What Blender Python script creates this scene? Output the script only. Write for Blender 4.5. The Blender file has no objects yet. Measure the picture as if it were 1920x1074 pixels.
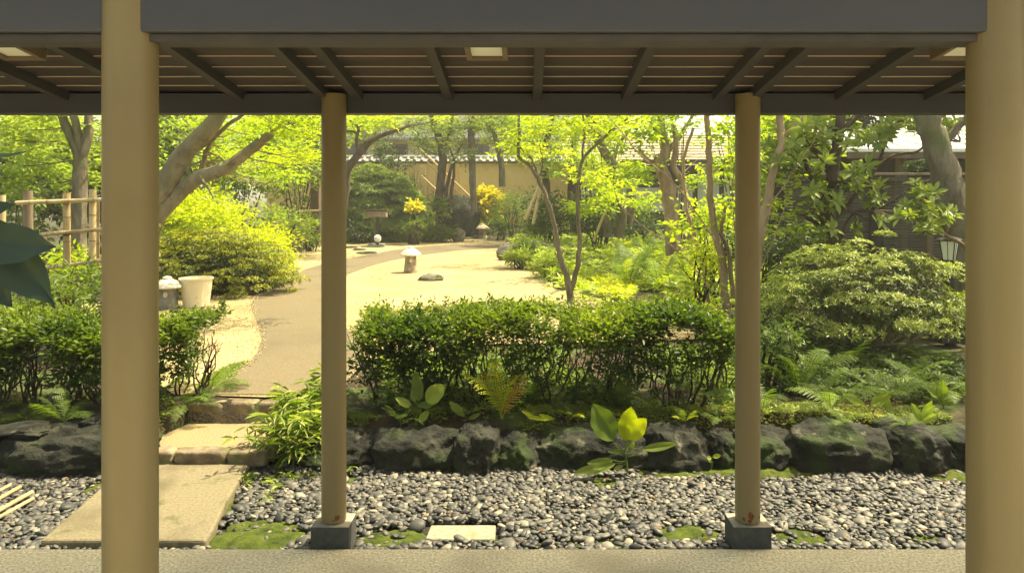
import bpy, bmesh, math, random
import numpy as np
from mathutils import Vector, Matrix, noise
random.seed(7)
R = np.random.RandomState(11)
S = bpy.context.scene
COL = S.collection
# ------------------------------------------------------------------ camera, sky, sun, exposure
F, PX, PY, E = 1386.0, 985.0, 370.0, 1.78      # focal length in photo pixels, vanishing point of the view axis, eye height
cd = bpy.data.cameras.new("camera"); cam = bpy.data.objects.new("camera", cd); COL.objects.link(cam)
cam.location = (0, 0, E); cam.rotation_euler = (math.pi / 2, 0, 0)
cd.sensor_width = 36; cd.lens = 36 * F / 1920
cd.shift_x = -(PX - 960) / 1920; cd.shift_y = -(537 - PY) / 1920
cd.clip_start = 0.05; cd.clip_end = 600
cd.dof.use_dof = True; cd.dof.focus_distance = 6.5; cd.dof.aperture_fstop = 26
S.camera = cam
SUN_EL, SUN_AZ = math.radians(62), math.radians(66)     # azimuth from +Y towards +X
w = bpy.data.worlds.new("World"); S.world = w; w.use_nodes = True
nt = w.node_tree; nt.nodes.clear()
sky = nt.nodes.new("ShaderNodeTexSky"); sky.sky_type = 'NISHITA'; sky.sun_disc = False
sky.sun_elevation = SUN_EL; sky.sun_rotation = SUN_AZ; sky.dust_density = 3.0; sky.air_density = 1.0
tint = nt.nodes.new("ShaderNodeMix"); tint.data_type = 'RGBA'; tint.blend_type = 'MULTIPLY'
tint.inputs[0].default_value = 1; tint.inputs[7].default_value = (1.0, 0.87, 0.57, 1)   # warm white balance
bg = nt.nodes.new("ShaderNodeBackground"); bg.inputs[1].default_value = 0.15
wo = nt.nodes.new("ShaderNodeOutputWorld")
nt.links.new(sky.outputs[0], tint.inputs[6]); nt.links.new(tint.outputs[2], bg.inputs[0]); nt.links.new(bg.outputs[0], wo.inputs[0])
sd = bpy.data.lights.new("sun", 'SUN'); sd.energy = 3.45; sd.angle = math.radians(0.5); sd.color = (1.0, 0.89, 0.60)
sun = bpy.data.objects.new("sun", sd); COL.objects.link(sun)
tosun = Vector((math.sin(SUN_AZ) * math.cos(SUN_EL), math.cos(SUN_AZ) * math.cos(SUN_EL), math.sin(SUN_EL)))
sun.rotation_euler = (-tosun).to_track_quat('-Z', 'Y').to_euler(); sun.location = (0, 0, 30)
vs = S.view_settings; vs.view_transform = 'Standard'; vs.look = 'None'; vs.gamma = 1; vs.exposure = 1.72
vs.use_curve_mapping = False
S.cycles.max_bounces = 8; S.cycles.diffuse_bounces = 4; S.cycles.transmission_bounces = 6; S.cycles.transparent_max_bounces = 4
S.cycles.use_denoising = True
S.cycles.sample_clamp_indirect = 6

# ------------------------------------------------------------------ helpers
def P(px, py, d): return Vector(((px - PX) / F * d, d, E - (py - PY) / F * d))
GZ = 0.22                                     # level of the garden; walkway top is 0, pebble bed -0.07
def G(px, py, z=GZ):
    d = F * (E - z) / (py - PY); return Vector(((px - PX) / F * d, d, z))
def tag(o, label=None, cat=None, group=None, kind=None):
    if label: o['label'] = label
    if cat: o['category'] = cat
    if group: o['group'] = group
    if kind: o['kind'] = kind
    return o
def thing(name, loc, label, cat, group=None):
    o = bpy.data.objects.new(name, None); o.location = loc; COL.objects.link(o); o.empty_display_size = .1
    return tag(o, label, cat, group)
def link(name, me, parent=None, mat=None):
    if mat is not None and not me.materials:
        for m in (mat if isinstance(mat, (list, tuple)) else [mat]): me.materials.append(m)
    o = bpy.data.objects.new(name, me); COL.objects.link(o)
    if parent is not None:                     # world-space mesh: keep it where it was built
        o.parent = parent
        if not me.get('local'): o.location = -Vector(parent.location)
    return o
class MB:
    def __init__(s): s.v = []; s.f = []; s.mi = []; s.rn = []; s.n = 0
    def add(s, V, Fc, mi=0, rn=0.5):
        V = np.asarray(V, float); s.v.append(V)
        for q in Fc: s.f.append([i + s.n for i in q]); s.mi.append(mi); s.rn.append(rn)
        s.n += len(V); return s
    def box(s, c, sz, rot=None, mi=0, top=1.0, rn=0.5):
        x, y, z = sz[0] / 2, sz[1] / 2, sz[2] / 2
        V = [Vector(p) for p in ((-x,-y,-z),(x,-y,-z),(x,y,-z),(-x,y,-z),(-x*top,-y*top,z),(x*top,-y*top,z),(x*top,y*top,z),(-x*top,y*top,z))]
        if rot is not None: V = [rot @ v for v in V]
        V = [v + Vector(c) for v in V]
        return s.add(V, [(3,2,1,0),(4,5,6,7),(0,1,5,4),(1,2,6,5),(2,3,7,6),(3,0,4,7)], mi, rn)
    def tube(s, pts, rad, seg=8, mi=0, rn=0.5, sub=3, wob=0.0, knob=0.0):
        pts = [Vector(p) for p in pts]
        if np.isscalar(rad): rad = [rad] * len(pts)
        rad = list(rad)
        if len(rad) == 2 and len(pts) > 2:
            rad = [rad[0] + (rad[1] - rad[0]) * i / (len(pts) - 1) for i in range(len(pts))]
        Q = []; rr = []
        n = len(pts)
        if sub > 1 and n > 2:
            for i in range(n - 1):
                p0 = pts[max(i-1, 0)]; p1 = pts[i]; p2 = pts[i+1]; p3 = pts[min(i+2, n-1)]
                for k in range(sub):
                    t = k / sub
                    Q.append(0.5 * ((2*p1) + (p2-p0)*t + (2*p0-5*p1+4*p2-p3)*t*t + (3*p1-p0-3*p2+p3)*t**3))
                    rr.append(rad[i] + (rad[i+1]-rad[i]) * t)
            Q.append(pts[-1]); rr.append(rad[-1])
        else: Q, rr = pts, rad
        if wob:
            for i in range(1, len(Q) - 1): Q[i] = Q[i] + Vector((random.gauss(0, wob), random.gauss(0, wob), random.gauss(0, wob * .5)))
        V = []; m = len(Q); up = Vector((0.13, 0.9, 0.2))
        for i, q in enumerate(Q):
            t = (Q[min(i+1, m-1)] - Q[max(i-1, 0)])
            if t.length < 1e-6: t = Vector((0, 0, 1))
            t.normalize(); a = t.cross(up)
            if a.length < .1: a = t.cross(Vector((1, 0, 0)))
            a.normalize(); b = t.cross(a)
            for k in range(seg):
                an = 2 * math.pi * k / seg; r = rr[i]
                if knob: r *= 1 + knob * noise.noise((q + Vector((k * 3.1, 0, 0))) * 5.0)
                V.append(q + (a * math.cos(an) + b * math.sin(an)) * r)
        Fc = []
        for i in range(m - 1):
            for k in range(seg):
                k2 = (k + 1) % seg
                Fc.append((i*seg+k, i*seg+k2, (i+1)*seg+k2, (i+1)*seg+k))
        Fc.append(tuple(range(seg))[::-1]); Fc.append(tuple((m-1)*seg + k for k in range(seg)))
        return s.add(V, Fc, mi, rn)
    def lathe(s, prof, c=(0,0,0), seg=24, mi=0, rn=.5, sq=1.0, jit=0.0):
        V = []; c = Vector(c)
        for (r, z) in prof:
            for k in range(seg):
                an = 2 * math.pi * k / seg; q = r * (1 + (random.uniform(-jit, jit) if jit else 0))
                V.append(c + Vector((q * math.cos(an), q * sq * math.sin(an), z)))
        Fc = []; m = len(prof)
        for i in range(m - 1):
            for k in range(seg):
                k2 = (k + 1) % seg; Fc.append((i*seg+k, i*seg+k2, (i+1)*seg+k2, (i+1)*seg+k))
        Fc.append(tuple(range(seg))[::-1]); Fc.append(tuple((m-1)*seg + k for k in range(seg)))
        return s.add(V, Fc, mi, rn)
    def build(s, name, mat, parent=None, smooth=True, bevel=0, kind=None, label=None, local=False, angle=40):
        me = bpy.data.meshes.new(name)
        V = np.concatenate(s.v) if s.v else np.zeros((0, 3))
        me.from_pydata(V.tolist(), [], s.f)
        me.polygons.foreach_set('material_index', s.mi)
        at = me.attributes.new('rnd', 'FLOAT', 'FACE'); at.data.foreach_set('value', s.rn)
        if smooth:
            me.polygons.foreach_set('use_smooth', [True] * len(s.f))
            try: me.set_sharp_from_angle(angle=math.radians(angle))
            except Exception: pass
        if local: me['local'] = 1
        me.update()
        o = link(name, me, parent, mat)
        if bevel:
            b = o.modifiers.new('bevel', 'BEVEL'); b.width = bevel; b.segments = 2; b.limit_method = 'ANGLE'
        if kind: o['kind'] = kind
        if label: o['label'] = label
        return o
def npmesh(name, V, Q, mat, parent=None, rnd=None, smooth=False, local=False):
    """V (n,3), Q (m,k) polygons all with k corners"""
    me = bpy.data.meshes.new(name); k = Q.shape[1]
    me.vertices.add(len(V)); me.vertices.foreach_set('co', V.astype(np.float32).ravel())
    me.loops.add(Q.size); me.loops.foreach_set('vertex_index', Q.astype(np.int32).ravel())
    me.polygons.add(len(Q)); me.polygons.foreach_set('loop_start', np.arange(0, Q.size, k, dtype=np.int32))
    if smooth: me.polygons.foreach_set('use_smooth', np.ones(len(Q), bool))
    if rnd is not None:
        at = me.attributes.new('rnd', 'FLOAT', 'FACE'); at.data.foreach_set('value', rnd.astype(np.float32))
    me.update(calc_edges=True)
    if local: me['local'] = 1
    return link(name, me, parent, mat)
def nrm(a): return a / np.maximum(np.linalg.norm(a, axis=-1, keepdims=True), 1e-9)
def leafmesh(name, C, D, N, L, W, mat, parent, rnd=None, fine=False, fold=.18, droop=.15):
    n = len(C); D = nrm(D); Sd = nrm(np.cross(D, N)); Nn = np.cross(Sd, D)
    L = np.broadcast_to(np.asarray(L, float), (n,))[:, None]; W = np.broadcast_to(np.asarray(W, float), (n,))[:, None]
    tip = C + D * L - Nn * L * droop
    if fine:
        l1 = C + D*L*.3 + Sd*W*.42 + Nn*W*fold; r1 = C + D*L*.3 - Sd*W*.42 + Nn*W*fold
        l2 = C + D*L*.65 + Sd*W*.45 + Nn*(W*fold - L*droop*.3); r2 = C + D*L*.65 - Sd*W*.45 + Nn*(W*fold - L*droop*.3)
        V = np.stack([C, l1, l2, tip, r2, r1], 1).reshape(-1, 3)
        b = np.arange(n)[:, None] * 6
        Q = np.concatenate([b + np.array([[0, 1, 2, 3]]), b + np.array([[0, 3, 4, 5]])], 1).reshape(-1, 4)
    else:
        l = C + D*L*.45 + Sd*W*.5 + Nn*W*fold; r = C + D*L*.45 - Sd*W*.5 + Nn*W*fold
        V = np.stack([C, l, tip, r], 1).reshape(-1, 3); b = np.arange(n)[:, None] * 4
        Q = np.concatenate([b + np.array([[0, 1, 2]]), b + np.array([[0, 2, 3]])], 1).reshape(-1, 3)
    if rnd is None: rnd = R.rand(n)
    return npmesh(name, V, Q, mat, parent, rnd=np.repeat(rnd, 2))
_k = R.normal(size=(12, 3)); _ph = R.rand(12) * 6.28
def snoise(p, sc=1.0):                         # cheap smooth noise in about -1..1
    a = 0
    for i in range(12): a = a + np.sin((p @ _k[i]) * sc * (1 + .12 * i) + _ph[i])
    return a / 4.0
def unit(n):
    return nrm(R.normal(size=(n, 3)))
def sprays(c, a, K, SL, LL, LW, up=(0,0,1), spread=.9, njit=.35, fwd=.55):
    """leaves set alternately along short twigs starting at c along a -> C, D, N, L, W"""
    n = len(c); a = nrm(a); up = np.broadcast_to(np.array(up, float), (n, 3)); s = nrm(np.cross(a, up + R.normal(size=(n, 3)) * .15))
    t = (np.arange(K) + .6) / K
    C = c[:, None] + a[:, None] * (t[None, :, None] * SL) + R.normal(size=(n, K, 3)) * SL * .06
    sg = np.where(np.arange(K) % 2 == 0, 1., -1.)[None, :, None]
    D = a[:, None] * fwd + s[:, None] * sg * spread + R.normal(size=(n, K, 3)) * .3
    D[:, -1] = a + R.normal(size=(n, 3)) * .2
    N = np.cross(s, a)[:, None] * np.sign(np.cross(s, a)[:, None, 2:3] + 1e-6) + R.normal(size=(n, K, 3)) * njit
    sz = R.uniform(.65, 1.2, (n, K))
    return C.reshape(-1, 3), D.reshape(-1, 3), N.reshape(-1, 3), (sz * LL).ravel(), (sz * LW).ravel()
def whorls(c, a, K, LL, LW, open_=.8, njit=.2):
    """rosettes of K leaves round each tip c pointing along a"""
    n = len(c); a = nrm(a); b = nrm(np.cross(a, R.normal(size=(n, 3)))); e = np.cross(a, b)
    an = (np.arange(K) * 2.4)[None, :] + R.rand(n, 1) * 6.28
    rad = b[:, None] * np.cos(an)[..., None] + e[:, None] * np.sin(an)[..., None]
    D = nrm(rad * open_ + a[:, None] * (.15 + R.rand(n, K, 1) * .55))
    N = a[:, None] - rad * .3 + R.normal(size=(n, K, 3)) * njit
    C = c[:, None] + rad * LW * .15 + R.normal(size=(n, K, 3)) * LL * .05
    sz = R.uniform(.6, 1.15, (n, K))
    return C.reshape(-1, 3), D.reshape(-1, 3), N.reshape(-1, 3), (sz * LL).ravel(), (sz * LW).ravel()
def inell(c, r, n, shell=.45):
    u = unit(n); q = u * (R.rand(n, 1) ** shell); return np.array(c) + q * np.array(r), nrm(u / np.array(r))
def cl(px, py, d, rx, ry, rd): return (tuple(P(px, py, d)), (rx * d / F, rd, ry * d / F))

# ------------------------------------------------------------------ materials
def mat(name, cols, scale=4, bump=.2, rough=.85, bscale=None, detail=6, spec=.3, stops=None, coord='Object', attr=False, stretch=None, spots=None, bdist=.02):
    m = bpy.data.materials.new(name); m.use_nodes = True; n = m.node_tree.nodes; l = m.node_tree.links
    b = n['Principled BSDF']; b.inputs['Roughness'].default_value = rough; b.inputs['Specular IOR Level'].default_value = spec
    tc = n.new('ShaderNodeTexCoord'); mp = n.new('ShaderNodeMapping'); l.new(tc.outputs[coord], mp.inputs[0])
    if stretch: mp.inputs['Scale'].default_value = stretch
    no = n.new('ShaderNodeTexNoise'); no.inputs['Scale'].default_value = scale; no.inputs['Detail'].default_value = detail; no.inputs['Roughness'].default_value = .6
    l.new(mp.outputs[0], no.inputs['Vector'])
    cr = n.new('ShaderNodeValToRGB'); e = cr.color_ramp.elements
    k = len(cols); st = stops or [.3 + .4 * i / max(k-1, 1) for i in range(k)]
    while len(e) < k: e.new(.5)
    for i in range(k): e[i].position = st[i]; e[i].color = (*cols[i], 1)
    if attr:
        at = n.new('ShaderNodeAttribute'); at.attribute_name = 'rnd'
        mx = n.new('ShaderNodeMath'); mx.operation = 'MULTIPLY_ADD'; mx.inputs[1].default_value = attr; l.new(at.outputs['Fac'], mx.inputs[0])
        m2 = n.new('ShaderNodeMath'); m2.operation = 'SUBTRACT'; l.new(no.outputs[0], m2.inputs[0]); m2.inputs[1].default_value = attr / 2
        l.new(m2.outputs[0], mx.inputs[2]); l.new(mx.outputs[0], cr.inputs[0])
    else: l.new(no.outputs[0], cr.inputs[0])
    out = cr.outputs[0]
    if spots:                                   # (colour, scale, threshold, softness): a second layer, e.g. moss or lichen
        for (c2, sc2, th, so) in spots:
            n2 = n.new('ShaderNodeTexNoise'); n2.inputs['Scale'].default_value = sc2; n2.inputs['Detail'].default_value = 5; l.new(tc.outputs[coord], n2.inputs['Vector'])
            mr = n.new('ShaderNodeMapRange'); mr.inputs[1].default_value = th; mr.inputs[2].default_value = th + so; l.new(n2.outputs[0], mr.inputs[0])
            mi = n.new('ShaderNodeMix'); mi.data_type = 'RGBA'; l.new(mr.outputs[0], mi.inputs[0]); l.new(out, mi.inputs[6]); mi.inputs[7].default_value = (*c2, 1); out = mi.outputs[2]
    l.new(out, b.inputs['Base Color'])
    if bump:
        nb = n.new('ShaderNodeTexNoise'); nb.inputs['Scale'].default_value = bscale or scale * 4; nb.inputs['Detail'].default_value = 8; nb.inputs['Roughness'].default_value = .65
        l.new(mp.outputs[0], nb.inputs['Vector'])
        bp = n.new('ShaderNodeBump'); bp.inputs['Strength'].default_value = bump; bp.inputs['Distance'].default_value = bdist
        l.new(nb.outputs[0], bp.inputs['Height']); l.new(bp.outputs[0], b.inputs['Normal'])
    return m
def leafmat(name, cols, trans, tf=.45, rough=.45, spec=.35, gloss=True):
    m = bpy.data.materials.new(name); m.use_nodes = True; n = m.node_tree.nodes; l = m.node_tree.links
    b = n['Principled BSDF']; b.inputs['Roughness'].default_value = rough; b.inputs['Specular IOR Level'].default_value = spec
    at = n.new('ShaderNodeAttribute'); at.attribute_name = 'rnd'
    cr = n.new('ShaderNodeValToRGB'); e = cr.color_ramp.elements
    while len(e) < len(cols): e.new(.5)
    for i, c in enumerate(cols): e[i].position = i / (len(cols) - 1); e[i].color = (*c, 1)
    l.new(at.outputs['Fac'], cr.inputs[0]); l.new(cr.outputs[0], b.inputs['Base Color'])
    t = n.new('ShaderNodeBsdfTranslucent'); mu = n.new('ShaderNodeMix'); mu.data_type = 'RGBA'; mu.blend_type = 'MULTIPLY'
    mu.inputs[0].default_value = 1; mu.inputs[7].default_value = (*trans, 1); l.new(cr.outputs[0], mu.inputs[6]); l.new(mu.outputs[2], t.inputs[0])
    mx = n.new('ShaderNodeMixShader'); mx.inputs[0].default_value = tf
    l.new(b.outputs[0], mx.inputs[1]); l.new(t.outputs[0], mx.inputs[2]); l.new(mx.outputs[0], n['Material Output'].inputs['Surface'])
    return m
def voronoi_gravel(name, cols, scale, bump=.6, rough=.9):
    m = bpy.data.materials.new(name); m.use_nodes = True; n = m.node_tree.nodes; l = m.node_tree.links
    b = n['Principled BSDF']; b.inputs['Roughness'].default_value = rough; b.inputs['Specular IOR Level'].default_value = .2
    tc = n.new('ShaderNodeTexCoord'); v = n.new('ShaderNodeTexVoronoi'); v.inputs['Scale'].default_value = scale; l.new(tc.outputs['Object'], v.inputs['Vector'])
    sp = n.new('ShaderNodeSeparateColor'); l.new(v.outputs['Color'], sp.inputs[0])
    no = n.new('ShaderNodeTexNoise'); no.inputs['Scale'].default_value = .9; no.inputs['Detail'].default_value = 5; l.new(tc.outputs['Object'], no.inputs['Vector'])
    ad = n.new('ShaderNodeMath'); ad.operation = 'MULTIPLY_ADD'; ad.inputs[1].default_value = .55; l.new(sp.outputs[0], ad.inputs[0])
    sb = n.new('ShaderNodeMath'); sb.operation = 'MULTIPLY_ADD'; sb.inputs[1].default_value = .9; sb.inputs[2].default_value = -.2; l.new(no.outputs[0], sb.inputs[0]); l.new(sb.outputs[0], ad.inputs[2])
    cr = n.new('ShaderNodeValToRGB'); e = cr.color_ramp.elements
    while len(e) < len(cols): e.new(.5)
    for i, c in enumerate(cols): e[i].position = .1 + .8 * i / (len(cols) - 1); e[i].color = (*c, 1)
    l.new(ad.outputs[0], cr.inputs[0]); l.new(cr.outputs[0], b.inputs['Base Color'])
    bp = n.new('ShaderNodeBump'); bp.inputs['Strength'].default_value = bump; bp.inputs['Distance'].default_value = .01; bp.invert = True
    l.new(v.outputs['Distance'], bp.inputs['Height']); l.new(bp.outputs[0], b.inputs['Normal'])
    return m
M = {}
M['pillar'] = mat('pillar_paint', [(.195,.148,.070),(.235,.180,.088)], 2.2, .10, .42, bscale=160, spec=.4, stretch=(1,1,.35), bdist=.004, spots=[((.165,.120,.058), 1.3, .52, .25)])
M['beam'] = mat('dark_stained_beam', [(.046,.047,.060),(.062,.063,.080)], 6, .15, .55, bscale=30, stretch=(.12,1,1), bdist=.004)
M['rafter'] = mat('rafter_wood', [(.044,.040,.044),(.066,.058,.060)], 8, .15, .7, stretch=(1,.15,1), bdist=.004)
M['plank'] = mat('ceiling_plank', [(.046,.034,.037),(.072,.053,.056),(.058,.044,.047)], 5, .25, .75, bscale=20, stretch=(.08,1,1), bdist=.004, attr=.3)
M['plank_edge'] = mat('lit_plank_edge', [(.42,.35,.26),(.60,.50,.38)], 8, .1, .8, stretch=(.15,1,1))  # sky light catching the plank edges, put into a paler colour
M['lampframe'] = mat('lamp_frame_wood', [(.13,.095,.06),(.18,.135,.085)], 10, .1, .6, stretch=(.2,1,1))
M['acrylic'] = mat('acrylic_diffuser', [(.80,.80,.72),(.84,.83,.76)], 2, 0, .35)
M['concrete'] = mat('exposed_aggregate_floor', [(.36,.31,.20),(.56,.50,.33),(.68,.61,.42),(.80,.75,.56)], 75, .5, .8, bscale=120, detail=3, stops=[.34,.46,.56,.66], bdist=.008, spots=[((.36,.31,.20), 1.6, .50, .25), ((.30,.26,.17), .5, .55, .1)])
M['paver'] = mat('small_paver', [(.20,.18,.12),(.32,.285,.195),(.41,.37,.26)], 40, .4, .9, bscale=80, bdist=.006, spots=[((.20,.19,.10), 9, .55, .2)])
M['slab'] = mat('slab_concrete', [(.12,.10,.06),(.20,.17,.105),(.235,.205,.13)], 60, .35, .85, bscale=120, stops=[.3,.5,.7], bdist=.008, spots=[((.105,.09,.05), 2.3, .5, .2), ((.07,.08,.025), 4, .60, .12)])
M['step'] = mat('step_stone_top', [(.16,.12,.065),(.27,.21,.115),(.36,.30,.17)], 90, .5, .9, bscale=110, stops=[.32,.5,.7], bdist=.01, spots=[((.30,.24,.12), 2.6, .5, .2)])
M['stepstone'] = mat('step_edging_stone', [(.09,.065,.045),(.19,.15,.10),(.32,.27,.17)], 9, .7, .9, bscale=30, bdist=.02, spots=[((.12,.13,.045), 7, .55, .15)])
M['path'] = mat('washed_concrete_path', [(.090,.070,.040),(.150,.120,.070),(.225,.188,.118)], 110, .35, .9, bscale=130, stops=[.33,.5,.68], bdist=.008, spots=[((.115,.092,.055), .8, .5, .2), ((.14,.12,.08), 3, .6, .2)])
M['gravel'] = voronoi_gravel('fine_pale_gravel', [(.17,.125,.06),(.29,.225,.11),(.39,.31,.155),(.50,.415,.22)], 70)
M['soil'] = mat('garden_soil', [(.022,.018,.011),(.05,.038,.022),(.085,.065,.036)], 7, .9, .95, bscale=40, bdist=.03, spots=[((.07,.10,.025), 2.2, .5, .12)])
M['bedsoil'] = mat('dark_damp_bed', [(.02,.02,.016),(.05,.048,.04)], 30, .8, .9, bdist=.02)
M['moss'] = mat('moss', [(.04,.06,.008),(.09,.125,.014),(.15,.18,.025)], 14, 1, .95, bscale=150, bdist=.02, spots=[((.06,.045,.02), 9, .63, .1)])
M['boulder'] = mat('dark_boulder', [(.008,.009,.008),(.024,.026,.02),(.06,.06,.045)], 5, 1, .85, bscale=16, bdist=.045, detail=10, spots=[((.035,.055,.014), 3.2, .50, .13), ((.17,.16,.12), 9, .62, .1)])
M['paleboulder'] = mat('weathered_rock', [(.07,.065,.045),(.15,.14,.10),(.26,.23,.16)], 5, .9, .85, bscale=18, bdist=.03, detail=10, spots=[((.07,.09,.025), 3.0, .5, .15)])
M['lantern'] = mat('lantern_granite', [(.24,.19,.13),(.40,.32,.23),(.55,.46,.34)], 9, .8, .9, bscale=60, bdist=.02, spots=[((.17,.13,.08), 4, .55, .1)])
M['lantern_roof'] = mat('lantern_roof_granite', [(.50,.45,.36),(.72,.66,.55)], 14, .6, .9, bscale=60, bdist=.015)
M['greystone'] = mat('grey_granite', [(.10,.10,.09),(.20,.19,.17),(.33,.31,.28)], 12, .7, .85, bscale=60, bdist=.015)
M['plinth'] = mat('plinth_stone', [(.045,.048,.045),(.08,.082,.075)], 30, .4, .8, bdist=.005)
M['plinthtop'] = mat('plinth_top_lit', [(.26,.23,.17),(.40,.36,.27)], 20, .3, .8, bdist=.005)  # paler copy of the plinth stone; the light from above is in its colour
M['rust'] = mat('rust', [(.10,.03,.015),(.22,.08,.03)], 60, .6, .95, bdist=.004)
M['pot'] = mat('cream_plastic_pot', [(.74,.66,.48),(.80,.72,.54)], 5, .03, .45, spots=[((.55,.47,.3), 6, .62, .1)])
M['bamboo'] = mat('dry_bamboo', [(.36,.26,.12),(.52,.40,.21),(.62,.50,.30)], 7, .2, .5, stretch=(1,1,.4), bdist=.004, attr=.3)
M['node'] = mat('bamboo_node', [(.22,.15,.07),(.32,.22,.11)], 10, .2, .7)
M['twine'] = mat('black_twine', [(.02,.018,.015),(.04,.035,.03)], 40, .5, .9)
M['greypost'] = mat('weathered_post', [(.15,.11,.075),(.30,.24,.17)], 8, .6, .9, stretch=(1,1,.15), bdist=.01)
M['bark'] = mat('grey_brown_bark', [(.08,.065,.045),(.155,.13,.09),(.24,.205,.15)], 9, 1, .9, bscale=28, stretch=(1,1,.35), bdist=.02, spots=[((.12,.13,.06), 3, .56, .12)])
M['palebark'] = mat('smooth_pale_bark', [(.12,.10,.06),(.20,.165,.10),(.28,.235,.155)], 7, .5, .85, bscale=30, stretch=(1,1,.5), bdist=.012, spots=[((.15,.11,.07), 8, .6, .08)])
M['redbark'] = mat('reddish_peeling_bark', [(.16,.105,.065),(.30,.21,.13),(.42,.32,.21)], 6, .5, .8, bscale=20, stretch=(1,1,.3), bdist=.01)
M['darkbark'] = mat('dark_bark', [(.035,.026,.018),(.08,.06,.042),(.13,.10,.07)], 9, 1, .9, bscale=30, stretch=(1,1,.35), bdist=.02)
M['twig'] = mat('twig', [(.10,.075,.045),(.20,.15,.09)], 12, .3, .9)
M['darktwig'] = mat('hedge_stem', [(.025,.018,.012),(.065,.048,.032)], 12, .5, .9)
M['yellowwall'] = mat('ochre_plaster_wall', [(.70,.50,.17),(.80,.60,.23)], 1.5, .1, .9, spots=[((.52,.34,.13), 1.1, .55, .2)])
M['cream'] = mat('cream_render', [(.74,.66,.50),(.82,.75,.60)], 1.2, .1, .85)
M['tile'] = mat('pale_roof_tile', [(.20,.19,.175),(.31,.30,.28)], 4, .2, .5)
M['roofmetal'] = mat('pale_metal_roof', [(.66,.64,.60),(.78,.76,.71)], 2, .05, .4)
M['roofbeige'] = mat('beige_shingle_roof', [(.34,.29,.19),(.46,.40,.27)], 3, .2, .8)
M['darkwood'] = mat('charred_wood', [(.018,.015,.013),(.045,.038,.032)], 6, .4, .8, stretch=(1,1,.15), bdist=.006)
M['slat'] = mat('weathered_slat', [(.05,.045,.035),(.12,.11,.085)], 9, .4, .85, stretch=(.2,1,1), bdist=.006)
M['boards'] = mat('honey_board', [(.52,.36,.15),(.66,.47,.21)], 5, .2, .7, stretch=(1,1,.2), attr=.3)
M['brownwood'] = mat('brown_wood', [(.08,.055,.035),(.16,.11,.065)], 8, .3, .8, stretch=(1,1,.2), bdist=.005)
M['plaster'] = mat('grey_white_plaster', [(.50,.48,.42),(.60,.58,.51)], 2, .05, .9)
M['black'] = mat('black_metal', [(.02,.022,.022),(.035,.037,.037)], 9, .05, .45)
M['lampglass'] = mat('milky_lamp_shade', [(.82,.80,.72),(.86,.85,.78)], 3, 0, .3)
M['glass'] = mat('dark_window_glass', [(.03,.035,.04),(.05,.055,.06)], 2, 0, .08, spec=.6)
def L3(a, b, c): return [a, b, c]
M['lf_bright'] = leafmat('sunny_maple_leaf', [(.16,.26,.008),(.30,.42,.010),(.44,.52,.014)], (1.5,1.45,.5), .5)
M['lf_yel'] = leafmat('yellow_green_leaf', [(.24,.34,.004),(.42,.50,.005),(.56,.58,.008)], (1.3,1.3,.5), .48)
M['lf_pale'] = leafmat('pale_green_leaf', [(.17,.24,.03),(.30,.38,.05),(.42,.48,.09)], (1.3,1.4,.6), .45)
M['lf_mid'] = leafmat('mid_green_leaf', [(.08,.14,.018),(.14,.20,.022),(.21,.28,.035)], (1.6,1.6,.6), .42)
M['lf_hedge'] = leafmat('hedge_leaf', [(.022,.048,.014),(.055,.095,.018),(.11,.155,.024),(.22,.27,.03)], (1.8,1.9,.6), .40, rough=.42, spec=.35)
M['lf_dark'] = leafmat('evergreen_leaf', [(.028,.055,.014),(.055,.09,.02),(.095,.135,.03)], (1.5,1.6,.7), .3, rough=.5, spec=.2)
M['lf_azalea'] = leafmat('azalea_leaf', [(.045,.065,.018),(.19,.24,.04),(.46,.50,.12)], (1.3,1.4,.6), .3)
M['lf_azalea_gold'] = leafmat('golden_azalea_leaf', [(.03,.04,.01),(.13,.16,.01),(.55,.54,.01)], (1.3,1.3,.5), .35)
M['lf_big'] = leafmat('glossy_big_leaf', [(.12,.17,.035),(.19,.25,.05),(.27,.33,.05)], (1.5,1.5,.5), .42, rough=.42, spec=.25)
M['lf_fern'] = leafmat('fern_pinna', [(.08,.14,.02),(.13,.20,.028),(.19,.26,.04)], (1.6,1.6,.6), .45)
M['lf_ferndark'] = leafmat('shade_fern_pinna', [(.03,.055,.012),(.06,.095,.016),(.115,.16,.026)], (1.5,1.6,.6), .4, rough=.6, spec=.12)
M['lf_orange'] = leafmat('withering_fern_pinna', [(.50,.24,.03),(.55,.36,.05),(.45,.40,.05)], (1.3,1.0,.4), .4)
M['lf_sasa'] = leafmat('bamboo_grass_leaf', [(.12,.19,.03),(.22,.29,.045),(.45,.46,.15)], (1.4,1.5,.5), .4)
M['lf_flower'] = leafmat('yellow_leaf', [(.50,.44,.01),(.62,.56,.012),(.72,.68,.03)], (1.1,1.1,.3), .4)
M['lf_cover'] = leafmat('ground_cover_leaf', [(.12,.17,.025),(.24,.30,.04),(.38,.42,.08)], (1.4,1.4,.6), .35)
M['lf_litter'] = leafmat('fallen_leaf', [(.12,.055,.025),(.20,.11,.05),(.30,.19,.09)], (1,1,1), .15, rough=.8)
M['lf_near'] = leafmat('dark_near_leaf', [(.02,.035,.02),(.022,.04,.022),(.03,.048,.025)], (1.2,1.5,.8), .12, rough=.5)
M['gravelchip'] = mat('gravel_grain', [(.20,.15,.08),(.40,.32,.17),(.62,.54,.34)], 30, 0, .9, attr=.8)
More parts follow.
